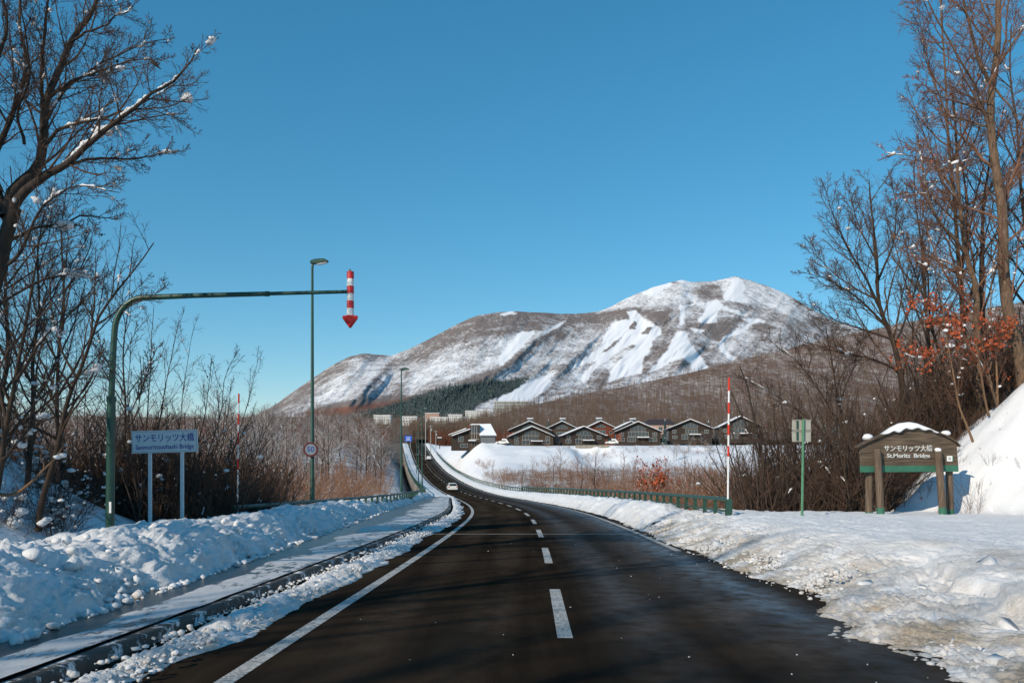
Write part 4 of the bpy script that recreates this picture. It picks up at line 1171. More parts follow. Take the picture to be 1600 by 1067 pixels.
tag(sc_, 'domed snow cap with scalloped front edge lying on the wooden bridge sign', 'snow drift')
def blob(name, pos, size, label, group=None, seed=1, sx=1.0, flatz=0.8):
    me_ = clod_mesh(name, np.array([[0, 0, 0]]), np.array([size]), M['snow'], seed, np.array([0.0]), False, flatz, 0.35)
    o_ = link_mesh(name, me_, None, pos); o_.scale = (sx, 1, 1)
    return tag(o_, label, 'snow clump', group)
blob('snow_clump', at(1465.5, 703, YW - 0.26), 0.10, 'round snow lump on top of the front right sign post', seed=3)
blob('snow_clump', at(1356, 683, YW), 0.13, 'snow lump on the left shoulder of the wooden sign', seed=4)
blob('snow_clump', at(1478, 677, YW), 0.10, 'small snow lump on the right shoulder of the wooden sign', seed=5, sx=1.3)

# ---------------------------------------------------------------- back of a road sign on a pale green post
YB = 26.5
b0 = at(1252, 812, YB); bs = empty('back_facing_sign', (b0.x, YB, b0.z - 0.5)); tag(bs, 'road sign seen from behind, two stacked grey plates on a pale green post', 'sign')
def bl_(px, py): p = at(px, py, YB); return (p.x - b0.x, p.z - b0.z + 0.5)
x0, z0 = bl_(1252, 815); x1, z1 = bl_(1254.5, 655)
m_ = MB(); m_.tube([(x0, -0.04, -0.1), (x1, -0.04, z1)], 0.042, 12); m_.build('post', M['pole_green'], bs, True)
for t, bt in ((655.5, 672), (673, 690)):
    (xa, za), (xb, zb2) = bl_(1238, bt), bl_(1267.5, t)
    m_ = MB(); m_.box(((xa + xb) / 2, 0.03, (za + zb2) / 2), (xb - xa, 0.02, zb2 - za)); pl2 = m_.build('sign_plate', M['sign_back'], bs, bevel=0.005)
    m_ = MB()
    for zz in (za + 0.012, zb2 - 0.012): m_.box(((xa + xb) / 2, 0.01, zz), (xb - xa, 0.03, 0.02))
    m_.build('stiffener', M['sign_back'], pl2)
    m_ = MB(); xq = bl_(1246, 660)[0]; m_.box((xq, 0.0, (za + zb2) / 2), (0.06, 0.03, (zb2 - za) * 0.8)); m_.build('bracket', M['green'], pl2)

# ---------------------------------------------------------------- cars
def car(name, col, label, X, Y, Z, yaw, wagon=0.25, L=4.3):
    e = empty(name, (X, Y, Z), yaw); tag(e, label, 'car')
    # side outline (y forward, z up), car faces +y, we see its tail
    body_prof = [(-L / 2, 0.35), (-L / 2 - 0.02, 0.75), (-L / 2 + 0.08, 0.95), (L * 0.16, 0.98), (L / 2 - 0.25, 0.82), (L / 2, 0.6), (L / 2, 0.3), (0, 0.24)]
    m_ = MB(); m_.prism(body_prof, -0.85, 0.85, 'yz'); m_.build('body', col, e, bevel=0.07)
    m_ = MB(); n0 = len(m_.v)
    lower = [(-L / 2 + 0.1, 0.94), (L * 0.22, 0.94)]; upper = [(-L / 2 + 0.1 + 0.45, 1.42), (L * 0.02, 1.46)]
    P_ = [(-0.8, lower[0][0], 0.94), (0.8, lower[0][0], 0.94), (0.8, lower[1][0], 0.94), (-0.8, lower[1][0], 0.94), (-0.62, upper[0][0], 1.42), (0.62, upper[0][0], 1.42), (0.62, upper[1][0], 1.46), (-0.62, upper[1][0], 1.46)]
    m_.add(P_, [(4, 5, 6, 7), (0, 1, 5, 4), (1, 2, 6, 5), (2, 3, 7, 6), (3, 0, 4, 7)]); m_.build('cabin', col, e, bevel=0.05)
    m_ = MB(); yb2 = lower[0][0]
    m_.add([(-0.66, yb2 + 0.02, 1.02), (0.66, yb2 + 0.02, 1.02), (0.56, yb2 + 0.38, 1.37), (-0.56, yb2 + 0.38, 1.37), (-0.66, yb2 + 0.06, 1.04), (0.66, yb2 + 0.06, 1.04), (0.56, yb2 + 0.42, 1.35), (-0.56, yb2 + 0.42, 1.35)], [(0, 1, 2, 3), (4, 7, 6, 5), (0, 3, 7, 4), (1, 5, 6, 2), (3, 2, 6, 7), (0, 4, 5, 1)])
    m_.build('rear_window', M['car_glass'], e)
    for s in (-1, 1):
        m_ = MB(); m_.box((s * 0.70, -L / 2 + 0.02, 0.82), (0.24, 0.1, 0.16)); m_.build('tail_light', M['tail'], e, bevel=0.02)
        m_ = MB(); m_.box((s * 0.775, -0.35, 1.18), (0.04, 1.7, 0.3), Matrix.Rotation(-s * 0.36, 3, 'Y')); m_.build('side_window', M['car_glass'], e)
        for yy in (-L * 0.32, L * 0.31):
            m_ = MB(); m_.tube([(s * 0.62, yy, 0.31), (s * 0.86, yy, 0.31)], 0.31, 16); w_ = m_.build('wheel', M['black'], e, True)
            m_ = MB(); m_.tube([(s * 0.84, yy, 0.31), (s * 0.875, yy, 0.31)], 0.19, 12); m_.build('rim', M['galv'], w_, True)
    m_ = MB(); m_.box((0, -L / 2 - 0.03, 0.45), (1.6, 0.1, 0.22)); m_.build('bumper', col, e, bevel=0.03)
    m_ = MB(); m_.box((0, -L / 2 - 0.03, 0.72), (0.33, 0.02, 0.165)); m_.build('number_plate', M['white'], e)
    return e
def on_road(y, off): return RX(y) + off, y, RZ(y) + 0.01
yc = 142
x, y, z = on_road(yc, -1.45); car('white_car', M['car_white'], 'white hatchback driving away in the left lane at the foot of the bridge', x, y, z, R(8.5))
x, y, z = on_road(300, 1.9); car('white_car', M['car_white'], 'small white car high on the bridge in the right lane', x, y, z, R(188.5))
x, y, z = on_road(318, -1.7); car('dark_car', M['car_dark'], 'small dark car in the left lane near the top of the rise', x, y, z, R(8.5))

# blue direction sign at the top of the rise
p = at(638, 685, 360)
ds = empty('direction_sign', (p.x, 360, RZ(360))); tag(ds, 'small blue road sign at the left of the road near the top of the rise', 'road sign')
h = p.z - RZ(360)
m_ = MB(); m_.box((0, 0, h), (3.2, 0.1, 2.6)); pn = m_.build('sign_panel', M['road_sign_blue'], ds)
m_ = MB()
for zz, w in ((0.5, 2.0), (-0.1, 1.6), (-0.7, 2.2)): m_.box((0, -0.06, h + zz), (w, 0.01, 0.22))
m_.build('white_print', M['white'], pn)
for s in (-1, 1):
    m_ = MB(); m_.tube([(s * 1.0, 0.1, -3), (s * 1.0, 0.1, h)], 0.1, 8); m_.build('post', M['galv'], ds, True)
# ---------------------------------------------------------------- chalets
def windows(par, rects, y, frame_mat, name='window', mull=True, depth=0.06):
    """rects (x0,z0,x1,z1) on the front plane y (facing -y)."""
    for r in rects:
        x0, z0, x1, z1 = r
        m_ = MB(); t = 0.09
        m_.box(((x0 + x1) / 2, y - depth / 2, z1 - t / 2), (x1 - x0, depth, t)); m_.box(((x0 + x1) / 2, y - depth / 2, z0 + t / 2), (x1 - x0, depth, t))
        m_.box((x0 + t / 2, y - depth / 2, (z0 + z1) / 2), (t, depth, z1 - z0 - 2 * t)); m_.box((x1 - t / 2, y - depth / 2, (z0 + z1) / 2), (t, depth, z1 - z0 - 2 * t))
        n = int((x1 - x0) / 1.3)
        if mull:
            for k in range(1, n + 1):
                xx = x0 + (x1 - x0) * k / (n + 1); m_.box((xx, y - depth / 2, (z0 + z1) / 2), (0.07, depth * 0.9, z1 - z0 - 2 * t))
        w = m_.build(name, frame_mat, par)
        m_ = MB(); m_.box(((x0 + x1) / 2, y - 0.012, (z0 + z1) / 2), (x1 - x0 - t, 0.02, z1 - z0 - t)); m_.build('pane', M['glass'], w)

def chalet(px0, px1, py_ridge, py_eave, py_base, Y, label, wall, yaw=0.0, depth=11, ridge_off=0.0, seed=1, cupola=None, side=None, glazed=True, redleft=False):
    c = at((px0 + px1) / 2, py_base, Y)
    W = (px1 - px0) * Y / FOC; he = (py_base - py_eave) * Y / FOC; hr = (py_base - py_ridge) * Y / FOC
    r_ = rs(seed)
    e = empty('chalet', (c.x, Y, c.z - 0.4), yaw); tag(e, label, 'chalet', 'dark timber chalets on the snow field')
    he += 0.25; hr += 0.0
    v1, v2, v3 = r_.rand(3)
    w2 = W / 2 - 0.5; xr = ridge_off * W
    ov = 0.5
    sl_l = (hr - he) / (W / 2 + xr); sl_r = (hr - he) / (W / 2 - xr)
    hl_ = he + sl_l * 0.5 - 0.15; hr_ = he + sl_r * 0.5 - 0.15
    m_ = MB(); m_.prism([(-w2, -1), (w2, -1), (w2, hr_), (xr, hr - 0.3), (-w2, hl_)], 0, depth, 'xz')
    m_.build('wall', wall, e)
    # cladding battens on the gable, every board edge a thin raised strip
    m_ = MB(); x = -w2 + 0.6
    while x < w2 - 0.3:
        zt = min(hl_ + (x + w2) * sl_l, hr_ + (w2 - x) * sl_r) - 0.25
        m_.box((x, -0.012, zt / 2), (0.08, 0.024, zt)); x += 0.62
    st = m_.build('battens', M['plank_dark'], e); st['kind'] = 'stuff'
    for s in (-1, 1):
        xe = s * W / 2
        m_ = MB(); th = 0.28
        m_.prism([(xr, hr), (xe, he), (xe, he - th), (xr, hr - th)], -1.0, depth + 0.5, 'xz'); ro = m_.build('roof', M['roof_dark'], e)
        m_ = MB(); dx_ = -0.02 * s
        m_.prism([(xr, hr + 0.02), (xe, he + 0.02), (xe * 1.005, he + 0.12), (xe * 0.97, he + 0.27), (xr, hr + 0.28)], -1.07, depth + 0.45, 'xz'); m_.build('roof_snow', M['roof_snow'], ro, bevel=0.04)
        m_ = MB(); m_.prism([(xr, hr - 0.02), (xe, he - 0.02), (xe, he - th + 0.02), (xr, hr - th + 0.02)], -1.06, -1.003, 'xz'); m_.build('barge_board', M['plank_dark'], ro)
    # gable glazing follows the roof
    if glazed:
        gw = W * 0.16
        m_ = MB(); zt = hr - 1.0; zb_ = he + 0.15
        m_.prism([(xr - gw, zb_), (xr + gw, zb_), (xr + gw, zt - sl_r * gw), (xr, zt), (xr - gw, zt - sl_l * gw)], -0.05, 0.0, 'xz'); g = m_.build('gable_window', M['glass'], e)
        m_ = MB()
        for k in range(-2, 3):
            xx = xr + k * gw / 2; ztop_ = zt - (sl_l if k < 0 else sl_r) * abs(k) * gw / 2
            m_.box((xx, -0.07, (zb_ + ztop_) / 2), (0.12, 0.06, max(0.2, ztop_ - zb_)))
        m_.box((xr, -0.08, zb_), (2 * gw + 0.1, 0.07, 0.14)); m_.build('mullions', M['dark_trim'], g)
    f1 = he * 0.52 + 0.3
    rects = [(-w2 * (0.22 + 0.25 * v1), f1, w2 * (0.2 + 0.28 * v2), f1 + 1.3 + 0.4 * v3)]
    rects += [(-w2 * 0.82, f1 + 0.15, -w2 * 0.64, f1 + 1.35), (w2 * 0.64, f1 + 0.15, w2 * 0.84, f1 + 1.35)]
    windows(e, rects, 0, M['trim'])
    rects = [(-w2 * (0.75 + 0.15 * v2), 0.8, -w2 * 0.6, 1.9), (-w2 * (0.3 + 0.2 * v3), 0.6, -w2 * 0.1, 2.3)] + ([(w2 * 0.5, 0.7, w2 * (0.7 + 0.16 * v1), 2.0)] if v1 > 0.35 else [])
    windows(e, rects, 0, M['trim'])
    # door under a little snow-loaded canopy
    m_ = MB(); m_.box((w2 * 0.2, -0.04, 1.35), (1.5, 0.08, 2.1)); m_.build('door', M['plank_brown'], e)
    m_ = MB(); m_.box((w2 * 0.22, -0.75, f1 - 0.45), (W * 0.26, 1.5, 0.16)); cn = m_.build('canopy', M['roof_dark'], e)
    m_ = MB(); m_.box((w2 * 0.22, -0.75, f1 - 0.2), (W * 0.255, 1.45, 0.3)); m_.build('canopy_snow', M['roof_snow'], cn, bevel=0.08)
    for s in (-1, 1):
        m_ = MB(); m_.box((w2 * 0.22 + s * W * 0.115, -1.35, f1 / 2 - 0.4), (0.14, 0.14, f1)); m_.build('canopy_post', M['plank_dark'], cn)
    if cupola is not None:
        m_ = MB(); cx = cupola * W; yy = depth * 0.45
        m_.box((cx, yy, hr + 0.5), (2.0, 1.6, 1.3)); ch = m_.build('chimney', M['grey_clad'], e)
        m_ = MB(); m_.box((cx, yy, hr + 1.28), (2.3, 1.9, 0.35)); m_.build('chimney_snow', M['roof_snow'], ch, bevel=0.12)
        m_ = MB(); m_.box((cx + 0.25, yy - 0.82, hr + 0.55), (1.1, 0.06, 0.7)); m_.build('vent', M['glass'], ch)
    if redleft:
        m_ = MB(); m_.box((-w2 + 1.0, -0.03, he * 0.55), (1.7, 0.05, he * 0.7)); m_.build('red_panel', M['plank_red'], e)
    if side is not None:
        m_ = MB(); m_.box((side * (w2 + 0.03), depth / 2, he * 0.45), (0.06, depth - 0.6, he * 0.8)); m_.build('side_cladding', M['grey_clad'], e)
    return e

# the back row first
chalet(793, 862, 656.5, 672, 692, 292, 'chalet with red corner boards and roof cupola, behind the second chalet from the left', M['plank_brown'], seed=2, cupola=0.02, redleft=True, depth=12)
chalet(851, 905, 656.5, 670, 692, 296, 'brown chalet with cupola half hidden between the two middle chalets', M['plank_brown'], seed=3, cupola=0.05, depth=12)
chalet(915, 962, 656, 668, 691, 296, 'chalet with cupola half hidden behind the third front chalet', M['plank_red'], seed=4, cupola=0.0, depth=12, side=1)
chalet(960, 1012, 657, 670, 690, 290, 'chalet whose snowy roof shows left of the large dark chalet', M['plank_dark'], seed=5, cupola=0.12, depth=12)
# front row
chalet(795, 867, 664.5, 681, 695.5, 262, 'brown chalet with wide upper window band, second from the left in the front row', M['plank_brown'], seed=6, yaw=R(4), side=1)
chalet(877, 947, 664.5, 680, 694, 264, 'dark chalet above the concrete wall, third from the left in the front row', M['plank_dark'], seed=7, yaw=R(3), depth=10)
chalet(960, 1034, 657, 674, 691, 268, 'large dark chalet with tall gable glazing and grey left side', M['plank_dark'], seed=8, yaw=R(-6), side=-1, redleft=True)
chalet(1043, 1114, 653.5, 669, 687, 276, 'black chalet with snowy shrubs in front, second from the right', M['plank_dark'], seed=9, yaw=R(-7), side=-1)
chalet(1122, 1192, 648.5, 667, 686, 276, 'rightmost black chalet, seen through bare branches', M['plank_dark'], seed=10, yaw=R(-7))

# the leftmost chalet: low wing, glazed tower gable, steep snowy roof and grey side
YA2 = 258
c = at(739, 699, YA2)
e = empty('chalet', (c.x, YA2, c.z - 0.5), R(0)); tag(e, 'leftmost chalet with two low roofs, tall window bay and steep snowy roof over grey cladding', 'chalet', 'dark timber chalets on the snow field')
def q(px, py): p = at(px, py, YA2); return (p.x - c.x, p.z - c.z + 0.5)
def pr(name, pts_, y0, y1, mat, par=e, bevel=0.0):
    m_ = MB(); m_.prism([q(*t) for t in pts_], y0, y1, 'xz'); return m_.build(name, mat, par, bevel=bevel)
pr('wing_wall', [(705, 704), (734, 704), (734, 671), (705, 679)], 0, 8, M['plank_dark'])
rf = pr('wing_roof', [(700, 679.5), (728, 669.5), (728, 670.6), (700, 680.8)], 2.0, 9, M['roof_dark']); pr('roof_snow', [(700, 678.3), (728, 668.0), (728, 669.4), (700, 679.4)], 1.9, 9, M['roof_snow'], rf)
rf = pr('wing_roof', [(706, 681.2), (735, 670.6), (735, 672), (706, 682.6)], -1.0, 1.9, M['roof_dark']); pr('roof_snow', [(706, 679.7), (735, 669.2), (735, 670.5), (706, 681.1)], -1.0, 1.85, M['roof_snow'], rf)
pr('bay_wall', [(733, 704), (751, 704), (749, 663.5), (734, 664)], -0.6, 8.5, M['plank_brown'])
pr('bay_window', [(735, 676), (747.5, 676), (746.5, 665.5), (736, 665.5)], -0.7, -0.61, M['glass'])
m_ = MB()
for px in (737.5, 741.2, 745): 
    (xa, za), (xb, zb2) = q(px, 696), q(px, 665); m_.box((xa, -0.74, (za + zb2) / 2), (0.16, 0.07, zb2 - za))
for py in (677, 686):
    xa, za = q(735, py); xb, _ = q(749, py); m_.box(((xa + xb) / 2, -0.735, za), (xb - xa, 0.06, 0.16))
m_.build('bay_mullions', M['trim'], e)
pr('side_wall', [(750.5, 704), (774, 704), (773.5, 680.6), (750.5, 680.6)], -0.4, 9, M['grey_clad'])
pr('base_recess', [(752, 705), (773, 705), (773, 693.5), (752, 693.5)], -0.43, -0.405, M['plank_dark'])
# steep front-and-side roof: a sloping slab
(xa, za), (xb, zb2), (xc, zc2), (xd, zd) = q(749.5, 681), q(776, 681), q(766, 662.5), q(746.5, 663)
m_ = MB(); V_ = [(xa, -1.0, za), (xb, -1.0, zb2), (xc, 4.2, zc2), (xd, 4.2, zd)]
m_.add(V_ + [(a, b_ + 0.35, z_ + 0.30) for a, b_, z_ in V_], [(0, 3, 2, 1), (4, 5, 6, 7), (0, 1, 5, 4), (1, 2, 6, 5), (2, 3, 7, 6), (3, 0, 4, 7)]); rf = m_.build('main_roof', M['roof_dark'], e)
m_ = MB(); m_.add([(a, b_ - 0.04, z_ + 0.03) for a, b_, z_ in V_] + [(a, b_ - 0.28, z_ + 0.28) for a, b_, z_ in V_], [(0, 3, 2, 1), (4, 5, 6, 7), (0, 1, 5, 4), (1, 2, 6, 5), (2, 3, 7, 6), (3, 0, 4, 7)]); m_.build('roof_snow', M['roof_snow'], rf)
pr('rear_block', [(735, 704), (772, 704), (768, 664), (736, 664)], 4.3, 10, M['plank_dark'])
pr('ridge_snow', [(732, 663.6), (768, 663.6), (766, 661.6), (736, 661.2)], 4.2, 10.2, M['roof_snow'])
pr('red_panel', [(730, 672), (735, 672), (735, 664), (732, 664)], 1.5, 4.0, M['plank_red'])
(xa, za) = q(716.5, 690); windows(e, [(q(716, 690)[0], q(716, 690)[1], q(724, 690)[0], q(716, 681)[1])], 0, M['trim'])
windows(e, [(q(719, 699)[0], q(716, 699)[1], q(731, 699)[0], q(716, 693)[1])], 0, M['trim'])
cn = pr('canopy', [(732, 690), (744, 690), (744, 688.8), (732, 688.8)], -2.2, -0.65, M['roof_dark']); pr('canopy_snow', [(732, 688.7), (744, 688.7), (743.5, 687.2), (732.5, 687.2)], -2.2, -0.65, M['roof_snow'], cn)

# brown-roofed house further back
p = at(1032, 674, 330); hs_ = empty('house', (p.x, 330, p.z - 1)); tag(hs_, 'small house with bare dark brown roof between two black chalets', 'house')
m_ = MB(); m_.prism([(-6.2, 0), (6.2, 0), (6.2, 4.0), (-6.2, 4.0)], 0, 8, 'xz'); m_.build('wall', M['pink_wall'], hs_)
m_ = MB(); m_.add([(-6.8, -0.6, 3.9), (6.8, -0.6, 3.9), (6.8, 8.6, 3.9), (-6.8, 8.6, 3.9), (-4.6, 4, 6.2), (4.6, 4, 6.2)], [(0, 1, 5, 4), (1, 2, 5), (2, 3, 4, 5), (3, 0, 4), (3, 2, 1, 0)]); m_.build('roof', M['roof_dark'], hs_)
windows(hs_, [(-4.5, 1.3, -3.0, 3.0), (-0.8, 1.3, 0.8, 3.0), (2.8, 1.3, 4.4, 3.0)], 0, M['trim'])

# concrete retaining wall below the third chalet
a = at(899, 712, 255.5); b_ = at(951, 695.2, 255.5)
m_ = MB(); n_ = 6
rw = empty('retaining_wall', (a.x, 255.5, a.z)); tag(rw, 'short concrete retaining wall set in the snow slope below a chalet', 'wall')
pm_ = MB().box((0, 0, 0), ((b_.x - a.x) / n_ - 0.05, 0.6, b_.z - a.z)).mesh('panel', M['concrete'])
for k in range(n_): link_mesh('panel', pm_, rw, ((b_.x - a.x) * (k + 0.5) / n_, 0, (b_.z - a.z) / 2))
# parked cars buried in snow, between the chalets
for px, py, Y, lab in ((785, 690, 255, 'snow-covered parked car between the two leftmost chalets'), (956, 690, 262, 'snow-covered parked car left of the large dark chalet')):
    p = at(px, py + 4, Y); cr = car('parked_car', M['car_white'], lab, p.x, Y, p.z, R(80))
    m_ = MB(); m_.add([(-0.62, -1.5, 1.43), (0.62, -1.5, 1.43), (0.62, 0.15, 1.47), (-0.62, 0.15, 1.47), (-0.5, -1.35, 1.75), (0.5, -1.35, 1.75), (0.5, 0.0, 1.78), (-0.5, 0.0, 1.78)], [(4, 5, 6, 7), (0, 1, 5, 4), (1, 2, 6, 5), (2, 3, 7, 6), (3, 0, 4, 7), (3, 2, 1, 0)])
    m_.build('snow_load', M['roof_snow'], cr, bevel=0.08)
# snow-capped notice box on the field
p = at(687, 694, 262); nb2 = empty('notice_box', (p.x, 262, p.z)); tag(nb2, 'small snow-topped post box standing alone left of the first chalet', 'post box')
m_ = MB(); m_.box((0, 0, 0), (0.25, 0.25, 3.0)); m_.build('post', M['plank_dark'], nb2)
m_ = MB(); m_.box((0, 0, 1.7), (1.3, 0.5, 0.7)); bx_ = m_.build('box', M['plank_dark'], nb2)
m_ = MB(); m_.box((0, 0, 2.2), (1.5, 0.7, 0.3)); m_.build('snow_top', M['roof_snow'], bx_, bevel=0.08)

# ---------------------------------------------------------------- village at the mountain's foot
def block(px0, px1, pyt, pyb, Y, label, floors, bays, mat, roof=True, name='hotel', depth=14, group='far buildings at the foot of the mountain'):
    a = at(px0, pyb, Y); b_ = at(px1, pyt, Y)
    W = b_.x - a.x; H = b_.z - a.z
    e = empty(name, (a.x, Y, a.z - 4)); tag(e, label, 'building', group)
    m_ = MB(); m_.box((W / 2, depth / 2, (H + 4) / 2), (W, depth, H + 4)); m_.build('wall', mat, e)
    if roof:
        m_ = MB(); m_.box((W / 2, depth / 2, H + 4.3), (W + 0.8, depth + 0.8, 0.6)); m_.build('roof_snow', M['roof_snow'], e)
    pm_ = MB().box((0, 0, 0), (W / bays * 0.4, 0.12, H / floors * 0.3)).mesh('window', M['glass'])
    for f_ in range(floors):
        for k in range(bays):
            link_mesh('window', pm_, e, (W * (k + 0.5) / bays, -0.05, 4 + H * (f_ + 0.5) / floors))
    return e
block(727, 744, 642, 656, 1180, 'pale apartment block left of the white tower block', 4, 6, M['pale_wall'])
block(744, 765, 641, 658, 1160, 'white apartment tower, the brightest far building', 5, 5, M['pale_wall'])
block(772, 826, 627, 641, 1380, 'long grey hotel on the snowy run above the tower block', 3, 14, simple('grey_render', (0.36, 0.37, 0.35), 0.8, var=0.05))
block(770, 792, 645, 651, 1150, 'low pale building right of the white tower block', 2, 8, M['pale_wall'])
block(664, 686, 645.5, 652, 1150, 'pinkish building behind the street lamps', 3, 7, M['pink_wall'])
block(700, 722, 648, 656, 1120, 'low white building left of the apartment blocks', 2, 8, M['pale_wall'])
block(628, 651, 651, 660, 1000, 'white building behind the second street lamp', 2, 5, M['pale_wall'])
#block(598, 625, 652, 662, 900, 'low white building left of the second street lamp', 2, 7, M['pale_wall'])
block(584, 610, 649, 658, 1000, 'white flat-roofed building leftmost in the village', 2, 7, M['pale_wall'])
block(672, 700, 652, 660, 1000, 'snow-roofed low house behind the far utility poles', 2, 6, M['pale_wall'])
# ---------------------------------------------------------------- trees: growth of bare branches
UP = np.array([0, 0, 1.0])
def unit(v): return v / (np.linalg.norm(v, axis=-1, keepdims=True) + 1e-9)

def resample(pl, K, rng=None, wig=0.0):
    """Catmull-Rom through hand-set points, K samples evenly spaced."""
    p = np.array([tuple(q) for q in pl], float)
    pe = np.vstack([2 * p[0] - p[1], p, 2 * p[-1] - p[-2]])
    out = []
    for i in range(len(p) - 1):
        a, b_, c, d = pe[i], pe[i + 1], pe[i + 2], pe[i + 3]
        for t in np.linspace(0, 1, 16, endpoint=False):
            out.append(0.5 * ((2 * b_) + (c - a) * t + (2 * a - 5 * b_ + 4 * c - d) * t * t + (3 * b_ - a - 3 * c + d) * t ** 3))
    out.append(p[-1]); out = np.array(out)
    s = np.concatenate([[0], np.cumsum(np.linalg.norm(np.diff(out, axis=0), axis=1))])
    q = np.linspace(0, s[-1], K)
    r = np.stack([np.interp(q, s, out[:, k]) for k in range(3)], 1)
    if rng is not None and wig:
        w = rng.randn(K, 3); w = (w + np.roll(w, 1, 0) + np.roll(w, -1, 0)) / 3
        w[0] = 0; r = r + w * wig
    return r

def grow(P, Rr, n, rng, t0=0.2, t1=0.97, ang=50, angj=12, lenr=0.45, up=0.15, wig=0.12, K=5, rk=0.018, rmin=0.003, rfrac=0.7, fall=0.55, absl=None, flat_=0.0):
    N, K0, _ = P.shape
    seg = np.linalg.norm(np.diff(P, axis=1), axis=2).sum(1)
    t = t0 + (t1 - t0) * ((np.arange(n)[None, :] + rng.rand(N, n)) / n)
    x = t * (K0 - 1); i = np.clip(x.astype(int), 0, K0 - 2); f = (x - i)[:, :, None]
    ar = np.arange(N)[:, None]
    pos = P[ar, i] * (1 - f) + P[ar, i + 1] * f
    tan = unit(P[ar, i + 1] - P[ar, i])
    rp = Rr[ar, i] * (1 - f[:, :, 0]) + Rr[ar, i + 1] * f[:, :, 0]
    phi = (np.arange(n)[None, :] * 2.399 + rng.rand(N, 1) * 6.28 + rng.randn(N, n) * 0.5)
    ref = np.where(np.abs(tan[:, :, 2:3]) < 0.9, UP, np.array([1.0, 0, 0]))
    a = unit(np.cross(tan, ref)); b_ = np.cross(a, tan)
    perp = a * np.cos(phi)[:, :, None] + b_ * np.sin(phi)[:, :, None] * (1 - flat_)
    an = np.radians(ang + rng.randn(N, n) * angj)[:, :, None]
    d = unit(tan * np.cos(an) + unit(perp) * np.sin(an))
    L = (absl if absl is not None else lenr * seg[:, None]) * (1 - fall * (t - t0) / (t1 - t0 + 1e-6)) * (0.65 + 0.6 * rng.rand(N, n))
    M_ = N * n
    d = d.reshape(M_, 3); pos = pos.reshape(M_, 3); L = L.reshape(M_); rp = rp.reshape(M_)
    out = np.zeros((M_, K, 3)); out[:, 0] = pos
    for k in range(1, K):
        d = unit(d + wig * rng.randn(M_, 3) + up * UP[None])
        out[:, k] = out[:, k - 1] + d * (L / (K - 1))[:, None]
    r0 = np.maximum(rmin, np.minimum(rfrac * rp, rk * L))
    rad = r0[:, None] * np.linspace(1, 0.35, K)[None, :]
    return out, np.maximum(rad, rmin * 0.7)

def tubes(P, Rr, S):
    N, K, _ = P.shape
    tan = np.zeros_like(P); tan[:, 1:-1] = P[:, 2:] - P[:, :-2]; tan[:, 0] = P[:, 1] - P[:, 0]; tan[:, -1] = P[:, -1] - P[:, -2]
    tan = unit(tan)
    m_ = unit(P[:, -1] - P[:, 0])
    ref = np.where(np.abs(m_[:, 2:3]) < 0.75, UP, np.array([0.3, 1.0, 0]))[:, None, :]
    a = unit(np.cross(tan, ref)); b_ = np.cross(a, tan)
    w = 2 * np.pi * np.arange(S) / S
    V = P[:, :, None, :] + Rr[:, :, None, None] * (a[:, :, None, :] * np.cos(w)[None, None, :, None] + b_[:, :, None, :] * np.sin(w)[None, None, :, None])
    base = (np.arange(N) * K * S)[:, None, None]
    i = (np.arange(K - 1) * S)[None, :, None]; k = np.arange(S)[None, None, :]; k2 = (k + 1) % S
    F = np.stack([base + i + k, base + i + k2, base + i + S + k2, base + i + S + k], -1).reshape(-1, 4)
    return V.reshape(-1, 3), F

def join(parts):
    V, F, n = [], [], 0
    for v, f in parts:
        V.append(v); F.append(f + n); n += len(v)
    q = [f for f in F if f.shape[1] == 4]; t = [f for f in F if f.shape[1] == 3]
    return np.concatenate(V), [np.concatenate(x) for x in (q, t) if len(x)]

def on_top(P, Rr, rng, prob, thick, minr=0.0, span=(0.15, 0.5), maxslope=0.85):
    """Broken ridges of snow lying along the upper side of branches -> (P, R) of snow tubes."""
    N, K, _ = P.shape; oP, oR = [], []
    tan = unit(P[:, -1] - P[:, 0])
    n = 12
    for i in range(N):
        if rng.rand() > prob or abs(tan[i, 2]) > maxslope or Rr[i, 0] < minr: continue
        a = rng.rand() * (1 - span[0]); l_ = span[0] + rng.rand() * (span[1] - span[0]); b_ = min(1, a + l_)
        t = np.linspace(a, b_, n) * (K - 1); j = np.clip(t.astype(int), 0, K - 2); f = (t - j)[:, None]
        c = P[i, j] * (1 - f) + P[i, j + 1] * f; r = Rr[i, j] * (1 - f[:, 0]) + Rr[i, j + 1] * f[:, 0]
        k = (0.35 + 1.0 * rng.rand(n)) * np.minimum(1, np.minimum(np.arange(n) + 0.3, n - 0.7 - np.arange(n)) / 2.0)
        rr = (r * 0.55 + thick) * np.maximum(k, 0.08)
        oP.append(c + UP[None] * (r * 0.8 + rr * 0.3)[:, None] + rng.randn(n, 3) * (rr * 0.18)[:, None]); oR.append(rr)
    if not oP: return None
    return np.array(oP), np.array(oR)

